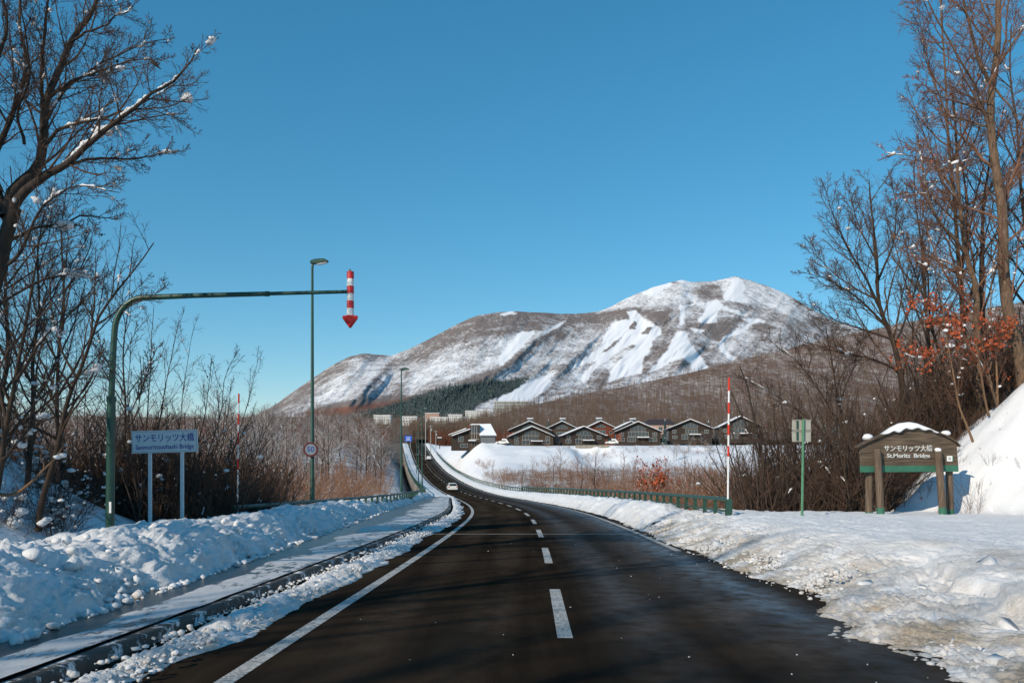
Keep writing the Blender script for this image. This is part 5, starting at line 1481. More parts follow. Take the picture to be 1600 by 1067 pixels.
def snow_on(levels, rng, nblobs, bsize, probs, thick=0.02, span=(0.15, 0.5), blob_lv=-1):
    parts = []
    for (P, Rr), pb, in zip(levels, probs):
        if pb <= 0: continue
        r_ = on_top(P, Rr, rng, pb, thick, span=span)
        if r_: parts.append(tubes(r_[0], r_[1], 6))
    if nblobs:
        P, Rr = levels[min(1, len(levels) - 1)]
        K = P.shape[1]; C, S = [], []
        for q in range(nblobs):
            i = rng.randint(0, len(P)); t0 = rng.rand() * 0.8
            steep = abs(P[i, -1, 2] - P[i, 0, 2]) / (np.linalg.norm(P[i, -1] - P[i, 0]) + 1e-6)
            n = rng.randint(2, 6) if steep < 0.6 else 1; big = bsize * (0.35 + 0.75 * rng.rand() ** 2)
            seglen = np.linalg.norm(P[i, -1] - P[i, 0]) + 1e-6
            for k in range(n):
                t = np.clip(t0 + (k - n / 2) * big * 0.7 / seglen, 0.02, 0.98) * (K - 1); j = min(int(t), K - 2); f = t - j
                sz = big * (0.4 + 0.6 * rng.rand())
                C.append(P[i, j] * (1 - f) + P[i, j + 1] * f + UP * (Rr[i, j] * 0.5 + sz * 0.35) + rng.randn(3) * sz * 0.3); S.append(sz)
        C, S = np.array(C), np.array(S); nb = len(C)
        ph0 = rng.rand(nb, 1) * 50
        nz = fbm(IV[None, :, 0] * 1.6 + ph0, IV[None, :, 1] * 1.6 + ph0 * .7, IV[None, :, 2] * 1.6 + ph0 * .3, octv=3, seed=3)
        V = IV[None] * (1 + 1.6 * (nz - 0.5))[:, :, None] * np.array([1.15, 1.15, 0.78])[None, None] * S[:, None, None] + C[:, None, :]
        F = (IF[None] + (np.arange(nb) * len(IV))[:, None, None]).reshape(-1, 3)
        parts.append((V.reshape(-1, 3), F))
    return join(parts) if parts else None

def leaves_at(P, rng, n, size, mask=None):
    """Small bent leaves hanging near branch tips."""
    idx = np.arange(len(P)) if mask is None else np.nonzero(mask)[0]
    i = idx[rng.randint(0, len(idx), n)]; k = rng.randint(0, P.shape[1], n)
    c = P[i, k] + rng.randn(n, 3) * size * 0.8
    s = size * (0.6 + 0.8 * rng.rand(n))
    d = unit(rng.randn(n, 3) + np.array([0, 0, -1.2])); w = unit(np.cross(d, rng.randn(n, 3)))
    nn = np.cross(d, w)
    V = np.stack([c, c + (d * 0.5 + w * 0.34 + nn * 0.1) * s[:, None], c + d * s[:, None], c + (d * 0.5 - w * 0.34 + nn * 0.1) * s[:, None]], 1)
    F = np.arange(n * 4).reshape(n, 4)
    return V.reshape(-1, 3), F

def assemble(name, label, cat, base, trunk_levels, twig_levels, group=None, bark='bark', twig='twig', snow=None, leaves=None, leafmat='leaf', sides=(10, 7, 5, 3, 3, 3), crown_stuff=True):
    e = empty(name, tuple(base)); tag(e, label, cat, group)
    b0 = np.array(tuple(base))
    V, F = join([tubes(P - b0, Rr, sides[i]) for i, (P, Rr) in enumerate(trunk_levels)])
    link_mesh('trunk', arr_mesh('trunk', V, F, M[bark]), e)
    n = len(trunk_levels)
    V, F = join([tubes(P - b0, Rr, sides[min(n + i, 5)]) for i, (P, Rr) in enumerate(twig_levels)])
    link_mesh('crown', arr_mesh('crown', V, F, M[twig]), e)
    if snow is not None:
        V, F = snow; me_ = arr_mesh('branch_snow', V - b0, F, M['snow'], True, {'dirt': np.zeros(len(V))}); link_mesh('branch_snow', me_, e)['kind'] = 'stuff'
    if leaves is not None:
        V, F = leaves; link_mesh('leaves', arr_mesh('leaves', V - b0, [F], M[leafmat], False), e)['kind'] = 'stuff'
    return e

def limbs_from(trace, K, rng, wig):
    """trace: list of (list of (px,py,Y), r0, r1)."""
    P = np.stack([resample([at(*q_) for q_ in pl], K, rng, wig) for pl, _, _ in trace])
    Rr = np.stack([np.linspace(0, 1, K) ** 0.8 * (r1 - r0) + r0 for _, r0, r1 in trace])
    return P, Rr

# ---------------------------------------------------------------- the big left tree
rng = rs(11)
Y0 = 15.0
trace = [
    ([(-60, 900, 15), (-45, 700, 15), (-22, 520, 15), (0, 410, 15), (22, 322, 15)], 0.21, 0.12),
    ([(20, 326, 15), (37, 300, 14.8), (75, 276, 14.6), (109, 255, 14.4), (150, 217, 14.2), (187, 189, 14.1), (210, 174, 14.0), (240, 146, 13.9), (270, 129, 13.8), (296, 101, 13.7), (308, 76, 13.6)], 0.092, 0.010),
    ([(10, 340, 15), (17, 300, 15.2), (41, 280, 15.4), (62, 258, 15.5), (69, 210, 15.6), (72, 161, 15.7), (85, 122, 15.8), (112, 64, 15.9), (150, 8, 16), (172, -70, 16.2)], 0.12, 0.03),
    ([(69, 206, 15.6), (67, 150, 15.2), (66, 94, 14.9), (71, 37, 14.6), (78, -30, 14.4)], 0.05, 0.018),
    ([(66, 232, 15.5), (90, 205, 15.0), (112, 195, 14.7), (157, 184, 14.4), (210, 172, 14.1), (262, 168, 13.8), (300, 150, 13.6)], 0.042, 0.007),
    ([(100, 262, 14.5), (135, 252, 14.8), (180, 248, 15.1), (230, 244, 15.4), (280, 236, 15.6)], 0.034, 0.006),
    ([(70, 190, 15.6), (95, 150, 16), (130, 118, 16.3), (172, 92, 16.6), (222, 70, 16.9), (262, 62, 17)], 0.045, 0.007),
    ([(80, 150, 15.7), (110, 130, 15.2), (150, 112, 14.8), (200, 96, 14.5), (250, 92, 14.2)], 0.035, 0.006),
    ([(-6, 400, 15), (15, 377, 15.3), (49, 357, 15.6), (94, 351, 15.9), (131, 338, 16.2), (178, 344, 16.4)], 0.05, 0.007),
    ([(0, 420, 15), (30, 395, 14.5), (60, 330, 14.2), (92, 300, 14), (140, 290, 13.8), (186, 300, 13.7)], 0.04, 0.006),
    ([(5, 330, 15), (-10, 250, 15.3), (25, 170, 15.6), (40, 100, 15.9), (30, 30, 16.1), (40, -40, 16.3)], 0.075, 0.02),
    ([(0, 300, 15), (-30, 220, 14.8), (-20, 140, 14.4), (10, 60, 14.1), (5, -30, 14)], 0.07, 0.02),
    ([(38, 226, 15.3), (30, 170, 15.0), (45, 110, 14.7), (40, 55, 14.4), (30, 0, 14.2)], 0.032, 0.010),
    ([(110, 66, 15.9), (140, 50, 15.4), (175, 32, 15.0), (210, 8, 14.7)], 0.03, 0.008),
    ([(-25, 500, 15), (10, 470, 15.5), (60, 440, 15.8), (120, 430, 16), (170, 445, 16.2)], 0.04, 0.006),
]
P0, R0 = limbs_from(trace, 22, rng, 0.025)
P1, R1 = grow(P0[1:], R0[1:], 18, rng, 0.12, 0.98, 38, 12, 0.32, 0.06, 0.10, 8, 0.013, 0.006, fall=0.6, flat_=0.25)
P2, R2 = grow(P1, R1, 10, rng, 0.15, 0.98, 40, 12, 0.42, 0.05, 0.14, 6, 0.011, 0.0045)
P3, R3 = grow(P2, R2, 6, rng, 0.2, 1.0, 42, 14, 0.5, 0.05, 0.16, 4, 0.012, 0.0038)
sn_ = snow_on([(P0, R0), (P1, R1), (P2, R2)], rng, 22, 0.11, [0.9, 0.16, 0.02], 0.022, (0.10, 0.3))
pk = np.concatenate([P0[1:4], P0[1:3], P0[[1, 8, 9]]]); rk_ = np.concatenate([R0[1:4], R0[1:3], R0[[1, 8, 9]]])
# heavy snow along the two main limbs
ex = on_top(np.concatenate([pk, pk]), np.concatenate([rk_, rk_]), rng, 0.75, 0.014, span=(0.06, 0.18), maxslope=0.95)
Vs, Fs = tubes(ex[0], ex[1], 8)
sn_ = join([(sn_[0], f) for f in sn_[1][:1]] + [(Vs, Fs)]) if False else (np.concatenate([sn_[0], Vs]), [sn_[1][0] if sn_[1][0].shape[1] == 3 else np.concatenate([sn_[1][0], Fs + len(sn_[0])])] + sn_[1][1:])
lv = leaves_at(P2, rng, 26, 0.07)
assemble('bare_tree', 'large bare tree leaning in from the left edge with snow along its forked limbs', 'tree', at(-60, 900, 15), [(P0, R0)], [(P1, R1), (P2, R2), (P3, R3)], None, 'bark', 'twig', sn_, lv, 'dark_leaf')
# one small dark bird on an outer twig
pb = at(242, 100, 14.0); bd = empty('bird', pb); tag(bd, 'small dark bird perched on the outer twigs of the big left tree', 'bird')
m_ = MB(); a = 0.75
axis_ = Vector((math.cos(a), 0, -math.sin(a)))
m_.tube([axis_ * s for s in (-0.10, -0.085, -0.06, -0.03, 0.01, 0.05, 0.09, 0.14)], [0.006, 0.022, 0.026, 0.034, 0.036, 0.024, 0.014, 0.010], 10); m_.build('body', M['dark_leaf'], bd, True)
m_ = MB(); m_.tube([axis_ * -0.09, axis_ * -0.125], [0.008, 0.001], 6); m_.build('beak', M['black'], bd)

# ---------------------------------------------------------------- slender trees and saplings on the left
def wood_tree(name, label, trace, seed, lv1=10, lv2=7, lv3=5, group=None, bark='bark', twig='twig', nblob=10, bs=0.08, l1=0.34, ang=38, snowp=(0.5, 0.15), leaves=0, leafmat='dark_leaf', K=18, up=0.08, t0=0.2, mask=None, lsize=0.07, rk=0.012, wig=0.02):
    rng = rs(seed); thick = 0.65 if trace[0][0][0][2] < 30 else 1.25
    P0, R0 = limbs_from(trace, K, rng, wig)
    P1, R1 = grow(P0, R0, lv1, rng, t0, 0.98, ang, 10, l1, up, 0.10, 7, rk, 0.010 * thick, fall=0.6)
    P2, R2 = grow(P1, R1, lv2, rng, 0.15, 0.98, 38, 12, 0.45, 0.05, 0.13, 5, 0.011, 0.007 * thick)
    lv_ = [(P1, R1), (P2, R2)]
    if lv3:
        P3, R3 = grow(P2, R2, lv3, rng, 0.2, 1.0, 40, 14, 0.55, 0.04, 0.15, 4, 0.012, 0.0055 * thick); lv_.append((P3, R3))
    s = snow_on([(P0, R0), (P1, R1)], rng, nblob, bs, snowp, 0.018, (0.08, 0.25)) if nblob or snowp[0] else None
    lf = leaves_at(P2, rng, leaves, lsize, mask(P2) if mask else None) if leaves else None
    base = trace[0][0][0]
    return assemble(name, label, 'tree', at(*base), [(P0, R0)], lv_, group, bark, twig, s, lf, leafmat)

wood_tree('bare_tree', 'slim bare tree leaning right over the snow slope at left, behind the arched mast', [
    ([(60, 830, 19), (66, 785, 19), (90, 700, 19), (109, 619, 19), (132, 560, 19), (149, 509, 19), (165, 478, 19), (188, 448, 19), (215, 415, 19), (240, 380, 19)], 0.085, 0.012),
    ([(140, 535, 19), (146, 490, 19.3), (148, 440, 19.5), (150, 390, 19.7)], 0.03, 0.007),
    ([(120, 590, 19), (95, 540, 19.4), (80, 480, 19.7), (75, 420, 20)], 0.035, 0.008),
    ([(150, 507, 19), (185, 485, 18.7), (225, 470, 18.4), (262, 445, 18.2)], 0.022, 0.006)], 21, 12, 7, 4, nblob=12, bs=0.09)
wood_tree('bare_tree', 'dark bare tree at the left edge below the big leaning tree', [
    ([(-20, 860, 16.5), (-5, 760, 16.5), (15, 640, 16.5), (30, 560, 16.5), (48, 470, 16.4), (60, 400, 16.3)], 0.09, 0.015),
    ([(22, 600, 16.5), (60, 540, 16.2), (95, 500, 16), (130, 470, 15.8)], 0.04, 0.008),
    ([(10, 660, 16.5), (-10, 560, 16.8), (-12, 470, 17), (0, 400, 17.2)], 0.045, 0.01),
    ([(5, 700, 16.5), (45, 640, 16.8), (90, 600, 17), (130, 585, 17.2), (170, 590, 17.3)], 0.035, 0.007),
    ([(0, 720, 16.5), (30, 690, 16), (70, 640, 15.7), (92, 600, 15.6)], 0.03, 0.008)], 22, 14, 8, 5, nblob=22, bs=0.11, leaves=14)
wood_tree('bare_tree', 'second dark bare tree rising behind the snowy slope at the far left', [
    ([(40, 850, 22), (42, 760, 22), (52, 650, 22), (50, 560, 22), (62, 480, 22), (58, 400, 22), (70, 330, 22)], 0.10, 0.015),
    ([(50, 640, 22), (85, 570, 22.3), (110, 520, 22.5), (135, 440, 22.8)], 0.04, 0.01),
    ([(51, 600, 22), (20, 540, 21.6), (5, 470, 21.3), (-5, 400, 21)], 0.045, 0.01),
    ([(56, 500, 22), (85, 450, 22), (120, 400, 22), (140, 360, 22)], 0.03, 0.007)], 23, 13, 8, 5, nblob=14, bs=0.11)
wood_tree('sapling', 'tall thin sapling standing between the arched mast and the name sign', [
    ([(215, 850, 25.5), (222, 740, 25.5), (232, 620, 25.5), (236, 560, 25.5), (240, 480, 25.5)], 0.035, 0.008),
    ([(220, 780, 25.5), (240, 700, 25.8), (258, 610, 26), (270, 540, 26.2), (280, 500, 26.4)], 0.03, 0.007),
    ([(218, 800, 25.5), (205, 700, 25.2), (200, 600, 25), (206, 520, 24.9)], 0.028, 0.006),
    ([(216, 820, 25.5), (190, 740, 25.3), (170, 660, 25), (160, 590, 25)], 0.028, 0.006)], 24, 13, 7, 4, nblob=8, bs=0.10, l1=0.26, ang=28)
wood_tree('sapling', 'clump of thin saplings behind the name sign, with snow caught in their forks', [
    ([(290, 850, 26.5), (300, 740, 26.5), (322, 640, 26.5), (330, 560, 26.5)], 0.035, 0.007),
    ([(288, 840, 26.5), (315, 740, 26.2), (345, 650, 26), (352, 590, 26), (375, 545, 26)], 0.03, 0.006),
    ([(286, 840, 26.5), (275, 740, 26.8), (282, 650, 27), (292, 570, 27), (300, 520, 27)], 0.028, 0.006),
    ([(292, 850, 26.5), (330, 760, 26.4), (372, 690, 26.2), (398, 640, 26)], 0.025, 0.005)], 25, 12, 7, 4, nblob=14, bs=0.12, l1=0.27, ang=30, leaves=24)
wood_tree('sapling', 'leaning sapling with dark withered leaves right of the left snow pole', [
    ([(335, 840, 29), (350, 760, 29), (372, 680, 29), (390, 620, 29), (404, 560, 29)], 0.028, 0.006),
    ([(340, 830, 29), (368, 760, 29), (410, 700, 29), (440, 665, 29)], 0.022, 0.005),
    ([(338, 835, 29), (340, 750, 29.3), (352, 670, 29.5), (362, 600, 29.6)], 0.024, 0.005)], 26, 11, 7, 3, nblob=7, bs=0.12, l1=0.26, ang=30, leaves=26)
wood_tree('sapling', 'thin many-stemmed sapling left of the name sign behind the arched mast', [
    ([(150, 850, 27), (140, 760, 27), (132, 660, 27), (136, 560, 27)], 0.032, 0.007),
    ([(150, 850, 27), (165, 760, 27.2), (185, 670, 27.4), (192, 590, 27.5)], 0.03, 0.006),
    ([(148, 850, 27), (120, 770, 26.8), (100, 690, 26.6), (96, 610, 26.5)], 0.03, 0.006)], 27, 13, 7, 4, nblob=12, bs=0.11, l1=0.28, ang=30)
wood_tree('bare_tree', 'tall bare tree behind the arched mast foot, its crown spreading over the left sky', [
    ([(95, 850, 27), (98, 740, 27), (88, 640, 27), (92, 540, 27), (100, 450, 27), (96, 370, 27), (104, 300, 27)], 0.11, 0.015),
    ([(90, 620, 27), (125, 560, 27.3), (150, 500, 27.5), (165, 430, 27.8)], 0.045, 0.01),
    ([(92, 570, 27), (60, 500, 26.6), (45, 430, 26.3), (35, 350, 26)], 0.045, 0.01),
    ([(98, 460, 27), (130, 410, 27), (150, 350, 27)], 0.035, 0.008),
    ([(88, 650, 27), (50, 600, 27), (15, 560, 27)], 0.04, 0.008)], 51, 16, 9, 5, nblob=10, bs=0.10)
wood_tree('bare_tree', 'dark bare tree at the extreme left, behind the trunk of the big leaning tree', [
    ([(-30, 850, 24), (-10, 740, 24), (0, 640, 24), (12, 540, 24), (8, 440, 24), (20, 340, 24), (15, 260, 24)], 0.12, 0.015),
    ([(2, 620, 24), (40, 560, 24.3), (62, 500, 24.5), (75, 430, 24.8)], 0.05, 0.01),
    ([(10, 560, 24), (-30, 480, 23.6), (-40, 400, 23.3)], 0.05, 0.01),
    ([(8, 450, 24), (45, 400, 24), (70, 360, 24), (85, 300, 24)], 0.035, 0.008)], 52, 16, 9, 5, nblob=10, bs=0.10)
wood_tree('bare_tree', 'slender bare tree between the arched mast and the name sign, taller than its neighbours', [
    ([(185, 850, 30), (190, 740, 30), (196, 640, 30), (192, 560, 30), (200, 480, 30), (204, 420, 30)], 0.07, 0.01),
    ([(194, 660, 30), (225, 600, 30), (245, 540, 30)], 0.03, 0.008),
    ([(196, 620, 30), (165, 560, 30), (150, 520, 30)], 0.03, 0.008)], 53, 16, 9, 4, nblob=8, bs=0.10, l1=0.3, ang=32)
wood_tree('fallen_branch', 'pale bent branch arching low over the snow at the left edge', [
    ([(-30, 762, 15.5), (10, 772, 15.5), (30, 768, 15.5), (62, 740, 15.5), (90, 712, 15.5), (112, 672, 15.5)], 0.045, 0.008),
    ([(70, 732, 15.5), (64, 712, 15.4), (66, 690, 15.3)], 0.015, 0.005)], 28, 3, 2, 0, bark='reed', nblob=2, bs=0.08, l1=0.15, t0=0.5)

# ---------------------------------------------------------------- trees on the right
wood_tree('bare_tree', 'tallest bare tree at the right edge, thick brown trunk lit by the sun', [
    ([(1602, 640, 33), (1597, 569, 33), (1575, 484, 33), (1567, 400, 33), (1567, 337, 33), (1552, 236, 33), (1548, 169, 33), (1552, 127, 33), (1559, 63, 33), (1560, 0, 33), (1563, -90, 33)], 0.29, 0.09),
    ([(1551, 140, 33), (1529, 93, 32.6), (1514, 34, 32.2), (1505, 0, 32), (1490, -70, 31.7)], 0.09, 0.03),
    ([(1547, 180, 33), (1525, 168, 33.4), (1495, 160, 33.8), (1465, 148, 34.2), (1425, 118, 34.6)], 0.06, 0.012),
    ([(1550, 220, 33), (1529, 148, 32.5), (1495, 84, 32), (1470, 42, 31.7), (1449, 0, 31.4), (1430, -40, 31.2)], 0.07, 0.018),
    ([(1562, 100, 33), (1588, 60, 33.4), (1612, 30, 33.7), (1650, -20, 34)], 0.06, 0.02),
    ([(1552, 135, 33), (1580, 170, 32.7), (1600, 205, 32.5), (1630, 240, 32.3)], 0.05, 0.012),
    ([(1548, 200, 33), (1515, 190, 33.3), (1480, 182, 33.6), (1440, 186, 33.9)], 0.045, 0.010),
    ([(1555, 260, 33), (1520, 250, 32.6), (1485, 258, 32.2), (1440, 270, 31.9)], 0.04, 0.008),
    ([(1562, 310, 33), (1590, 280, 33.2), (1620, 260, 33.4)], 0.05, 0.012),
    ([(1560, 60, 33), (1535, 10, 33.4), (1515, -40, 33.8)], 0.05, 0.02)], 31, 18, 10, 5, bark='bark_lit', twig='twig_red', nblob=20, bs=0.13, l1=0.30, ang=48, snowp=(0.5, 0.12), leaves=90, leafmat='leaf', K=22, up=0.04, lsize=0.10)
wood_tree('bare_tree', 'bare tree with snow along its left limb, just left of the tallest right tree', [
    ([(1534, 660, 35), (1531, 620, 35), (1527, 505, 35), (1525, 447, 35), (1512, 405, 35), (1502, 337, 35), (1495, 253, 35), (1494, 205, 35), (1488, 140, 35)], 0.21, 0.03),
    ([(1512, 400, 35), (1490, 372, 34.6), (1470, 350, 34.3), (1453, 316, 34), (1440, 253, 33.8), (1432, 210, 33.7)], 0.085, 0.014),
    ([(1501, 330, 35), (1485, 290, 35.4), (1462, 253, 35.8), (1428, 245, 36.1), (1381, 238, 36.4)], 0.06, 0.008),
    ([(1497, 270, 35), (1520, 225, 35.2), (1535, 180, 35.4), (1540, 120, 35.6)], 0.05, 0.01),
    ([(1520, 430, 35), (1480, 410, 35.5), (1440, 395, 35.9), (1400, 372, 36.2)], 0.05, 0.008),
    ([(1526, 470, 35), (1495, 450, 34.5), (1450, 420, 34.1), (1422, 400, 33.8)], 0.05, 0.008),
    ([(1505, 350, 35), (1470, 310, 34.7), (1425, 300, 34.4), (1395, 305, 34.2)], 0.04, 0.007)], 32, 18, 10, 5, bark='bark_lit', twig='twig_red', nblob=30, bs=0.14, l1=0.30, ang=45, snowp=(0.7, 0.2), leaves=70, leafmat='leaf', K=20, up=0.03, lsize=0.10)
wood_tree('bare_tree', 'dark trunk between the two tallest right trees, with snow on its side limb', [
    ([(1542, 640, 37), (1540, 560, 37), (1533, 447, 37), (1535, 380, 37), (1537, 316, 37), (1546, 253, 37), (1552, 190, 37)], 0.17, 0.03),
    ([(1535, 400, 37), (1560, 360, 37.3), (1590, 320, 37.6), (1620, 290, 38)], 0.06, 0.012),
    ([(1538, 310, 37), (1580, 270, 37), (1610, 230, 37)], 0.05, 0.01),
    ([(1534, 430, 37), (1570, 410, 36.7), (1610, 370, 36.5)], 0.05, 0.01)], 33, 15, 9, 5, bark='bark', twig='twig', nblob=14, bs=0.13, l1=0.34, ang=45, snowp=(0.7, 0.15), K=18)
wood_tree('bare_tree', 'dense dark bare tree with a fan-shaped crown left of the tall right trees', [
    ([(1425, 690, 38), (1415, 640, 38), (1398, 540, 38), (1373, 472, 38), (1370, 400, 38), (1362, 325, 38), (1358, 280, 38)], 0.19, 0.02),
    ([(1374, 480, 38), (1350, 430, 37.6), (1320, 380, 37.2), (1300, 330, 36.9), (1288, 290, 36.7)], 0.07, 0.010),
    ([(1385, 510, 38), (1345, 470, 37.7), (1300, 440, 37.4), (1255, 425, 37.1)], 0.07, 0.010),
    ([(1392, 530, 38), (1350, 515, 38.4), (1305, 500, 38.8), (1250, 470, 39.1)], 0.06, 0.009),
    ([(1371, 440, 38), (1395, 380, 38.3), (1400, 320, 38.6), (1390, 280, 38.8)], 0.06, 0.010),
    ([(1371, 410, 38), (1345, 360, 38.5), (1330, 310, 38.8), (1325, 285, 39)], 0.05, 0.008),
    ([(1398, 540, 38), (1425, 470, 37.6), (1440, 410, 37.3), (1445, 360, 37)], 0.06, 0.010),
    ([(1405, 580, 38), (1360, 560, 37.5), (1310, 550, 37), (1260, 535, 36.7)], 0.06, 0.009),
    ([(1374, 470, 38), (1320, 440, 39), (1275, 400, 39.6), (1262, 375, 40)], 0.05, 0.008)], 34, 20, 9, 6, bark='bark', twig='twig', nblob=20, bs=0.13, l1=0.34, ang=34, snowp=(0.4, 0.1), K=20, up=0.10)
wood_tree('bare_tree', 'mid-height bare tree leaning right behind the orange-leaved branches', [
    ([(1500, 690, 40), (1490, 640, 40), (1470, 560, 40), (1452, 490, 40), (1450, 430, 40), (1440, 370, 40)], 0.13, 0.02),
    ([(1470, 560, 40), (1500, 500, 40), (1505, 440, 40)], 0.05, 0.01),
    ([(1458, 510, 40), (1420, 470, 40), (1400, 430, 40)], 0.05, 0.01)], 35, 12, 7, 4, nblob=10, bs=0.17, K=16)
wood_tree('bare_tree', 'slim bare tree standing at the very right edge behind the tallest tree', [
    ([(1640, 640, 42), (1622, 520, 42), (1608, 400, 42), (1596, 300, 42), (1590, 200, 42), (1578, 120, 42), (1580, 40, 42)], 0.15, 0.03),
    ([(1608, 400, 42), (1570, 340, 42), (1540, 290, 42), (1520, 230, 42)], 0.06, 0.01),
    ([(1594, 270, 42), (1560, 210, 42.5), (1530, 180, 43), (1500, 120, 43)], 0.05, 0.01),
    ([(1590, 200, 42), (1620, 140, 42), (1640, 80, 42)], 0.05, 0.01)], 37, 15, 9, 5, bark='bark', twig='twig', nblob=10, bs=0.13, l1=0.34, ang=45, snowp=(0.5, 0.1))
wood_tree('bare_tree', 'tall slender bare tree reaching the top of the view left of the tallest tree', [
    ([(1512, 660, 39), (1508, 560, 39), (1500, 440, 39), (1492, 330, 39), (1482, 220, 39), (1478, 120, 39), (1470, 30, 39), (1468, -40, 39)], 0.16, 0.025),
    ([(1492, 330, 39), (1460, 250, 39.4), (1436, 190, 39.7), (1420, 140, 40)], 0.06, 0.010),
    ([(1486, 260, 39), (1515, 180, 38.6), (1530, 110, 38.3), (1538, 40, 38)], 0.06, 0.012),
    ([(1480, 180, 39), (1452, 110, 39), (1440, 50, 39), (1432, 0, 39)], 0.045, 0.010),
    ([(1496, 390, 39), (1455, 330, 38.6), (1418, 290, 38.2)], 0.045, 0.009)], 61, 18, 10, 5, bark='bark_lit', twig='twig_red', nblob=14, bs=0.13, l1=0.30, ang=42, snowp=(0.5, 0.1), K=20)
wood_tree('bare_tree', 'grey bare tree rising behind the fan-crowned tree and the wooden sign', [
    ([(1462, 690, 46), (1458, 600, 46), (1448, 500, 46), (1442, 400, 46), (1430, 310, 46), (1428, 250, 46)], 0.15, 0.02),
    ([(1448, 480, 46), (1420, 400, 46), (1400, 330, 46)], 0.06, 0.01),
    ([(1444, 430, 46), (1475, 350, 46.5), (1490, 280, 47)], 0.06, 0.01),
    ([(1450, 520, 46), (1490, 450, 46), (1520, 400, 46)], 0.06, 0.01)], 38, 15, 9, 5, bark='bark', twig='twig', nblob=10, bs=0.13, l1=0.36, ang=38)
wood_tree('bare_tree', 'low dark tree spreading its branches above the back-facing sign', [
    ([(1330, 790, 40), (1322, 700, 40), (1308, 620, 40), (1300, 560, 40), (1290, 510, 40)], 0.11, 0.02),
    ([(1318, 680, 40), (1280, 610, 40), (1240, 560, 40), (1200, 530, 40)], 0.05, 0.008),
    ([(1322, 720, 40), (1270, 660, 39.5), (1215, 620, 39), (1165, 590, 38.7)], 0.05, 0.008),
    ([(1310, 630, 40), (1335, 570, 40), (1350, 520, 40)], 0.05, 0.01),
    ([(1325, 740, 40), (1290, 700, 39), (1235, 680, 38.5)], 0.04, 0.008)], 39, 16, 9, 5, bark='bark', twig='twig', nblob=8, bs=0.16, l1=0.36, ang=36)
def red_mask(P): 
    c = P.mean(1); px = 800 + c[:, 0] * FOC / c[:, 1]; py = HORIZON - (c[:, 2] - CAM_Z) * FOC / c[:, 1]
    return (py > 440) & (py < 590)
wood_tree('oak_tree', 'small oak still holding clusters of orange leaves in front of the right trees', [
    ([(1575, 668, 32), (1555, 622, 32), (1540, 560, 32), (1528, 500, 31.8), (1510, 470, 31.6)], 0.07, 0.012),
    ([(1550, 600, 32), (1520, 550, 31.5), (1490, 520, 31.2), (1455, 500, 31)], 0.04, 0.008),
    ([(1545, 580, 32), (1560, 530, 32.3), (1580, 500, 32.5)], 0.035, 0.008),
    ([(1530, 545, 32), (1490, 490, 31.6), (1450, 470, 31.4), (1420, 480, 31.2)], 0.03, 0.006),
    ([(1525, 520, 32), (1480, 550, 31.4), (1440, 560, 31.2), (1400, 548, 31)], 0.03, 0.006)], 36, 9, 6, 3, bark='bark_lit', twig='twig_red', nblob=16, bs=0.15, leaves=1100, leafmat='leaf', mask=red_mask, l1=0.26, lsize=0.14)
for q, (pl, lab) in enumerate((
        ([(1520, 690, 31), (1500, 640, 31), (1490, 590, 31), (1478, 520, 31), (1470, 450, 31)], 'slim tan sapling leaning left above the wooden sign'),
        ([(1545, 650, 31.5), (1530, 570, 31.5), (1520, 500, 31.5), (1500, 420, 31.5)], 'slim tan sapling beside the oak with orange leaves'),
        ([(1558, 645, 32.2), (1556, 560, 32.2), (1548, 480, 32.2), (1552, 400, 32.2)], 'upright tan sapling in front of the dark trunk at right'))):
    wood_tree('sapling', lab, [(pl, 0.05, 0.010)], 40 + q, 12, 6, 3, bark='reed', twig='twig_red', nblob=4, bs=0.12, l1=0.22, ang=30)

# ---------------------------------------------------------------- shrubs (prototypes, then copies)
def shrub_proto(seed, h, nst, spread, twig='twig', lv2=5, nblob=5, bs=0.08, leaves=0, stem=0.016, lsize=0.09):
    rng = rs(seed)
    a = rng.rand(nst) * 6.28; le = spread * rng.rand(nst) ** 0.7
    d = np.stack([np.cos(a) * le, np.sin(a) * le, np.ones(nst)], 1); d = unit(d)
    P0 = np.zeros((nst, 9, 3)); P0[:, 0] = np.stack([np.cos(a), np.sin(a), a * 0], 1) * 0.18 * rng.rand(nst, 1)
    P0[:, 0, 2] = -0.4
    L = h * (0.55 + 0.5 * rng.rand(nst))
    dd = d.copy()
    for k in range(1, 9):
        dd = unit(dd + 0.07 * rng.randn(nst, 3) + 0.03 * UP)
        P0[:, k] = P0[:, k - 1] + dd * (L / 8)[:, None]
    R0 = (stem * (0.6 + 0.7 * rng.rand(nst)))[:, None] * (h / 3.0) * np.linspace(1, 0.3, 9)[None, :]
    P1, R1 = grow(P0, R0, 9, rng, 0.2, 0.98, 40, 12, 0.36, 0.05, 0.12, 6, 0.010, 0.006)
    P2, R2 = grow(P1, R1, lv2, rng, 0.2, 0.98, 40, 12, 0.45, 0.03, 0.15, 4, 0.010, 0.0045)
    e = empty('shrub')
    V, F = tubes(P0, R0, 5); link_mesh('stems', arr_mesh('stems', V, [F], M['bark']), e)
    V, F = join([tubes(P1, R1, 3), tubes(P2, R2, 3)]); link_mesh('twigs', arr_mesh('twigs', V, F, M[twig]), e)
    if nblob:
        V, F = snow_on([(P0, R0), (P1, R1)], rng, nblob, bs, (0.15, 0.06), 0.02, (0.08, 0.2)); link_mesh('snow_load', arr_mesh('snow_load', V, F, M['snow'], True, {'dirt': np.zeros(len(V))}), e)['kind'] = 'stuff'
    if leaves:
        V, F = leaves_at(P2, rng, leaves, lsize); link_mesh('leaves', arr_mesh('leaves', V, [F], M['leaf'], False), e)['kind'] = 'stuff'
    return e
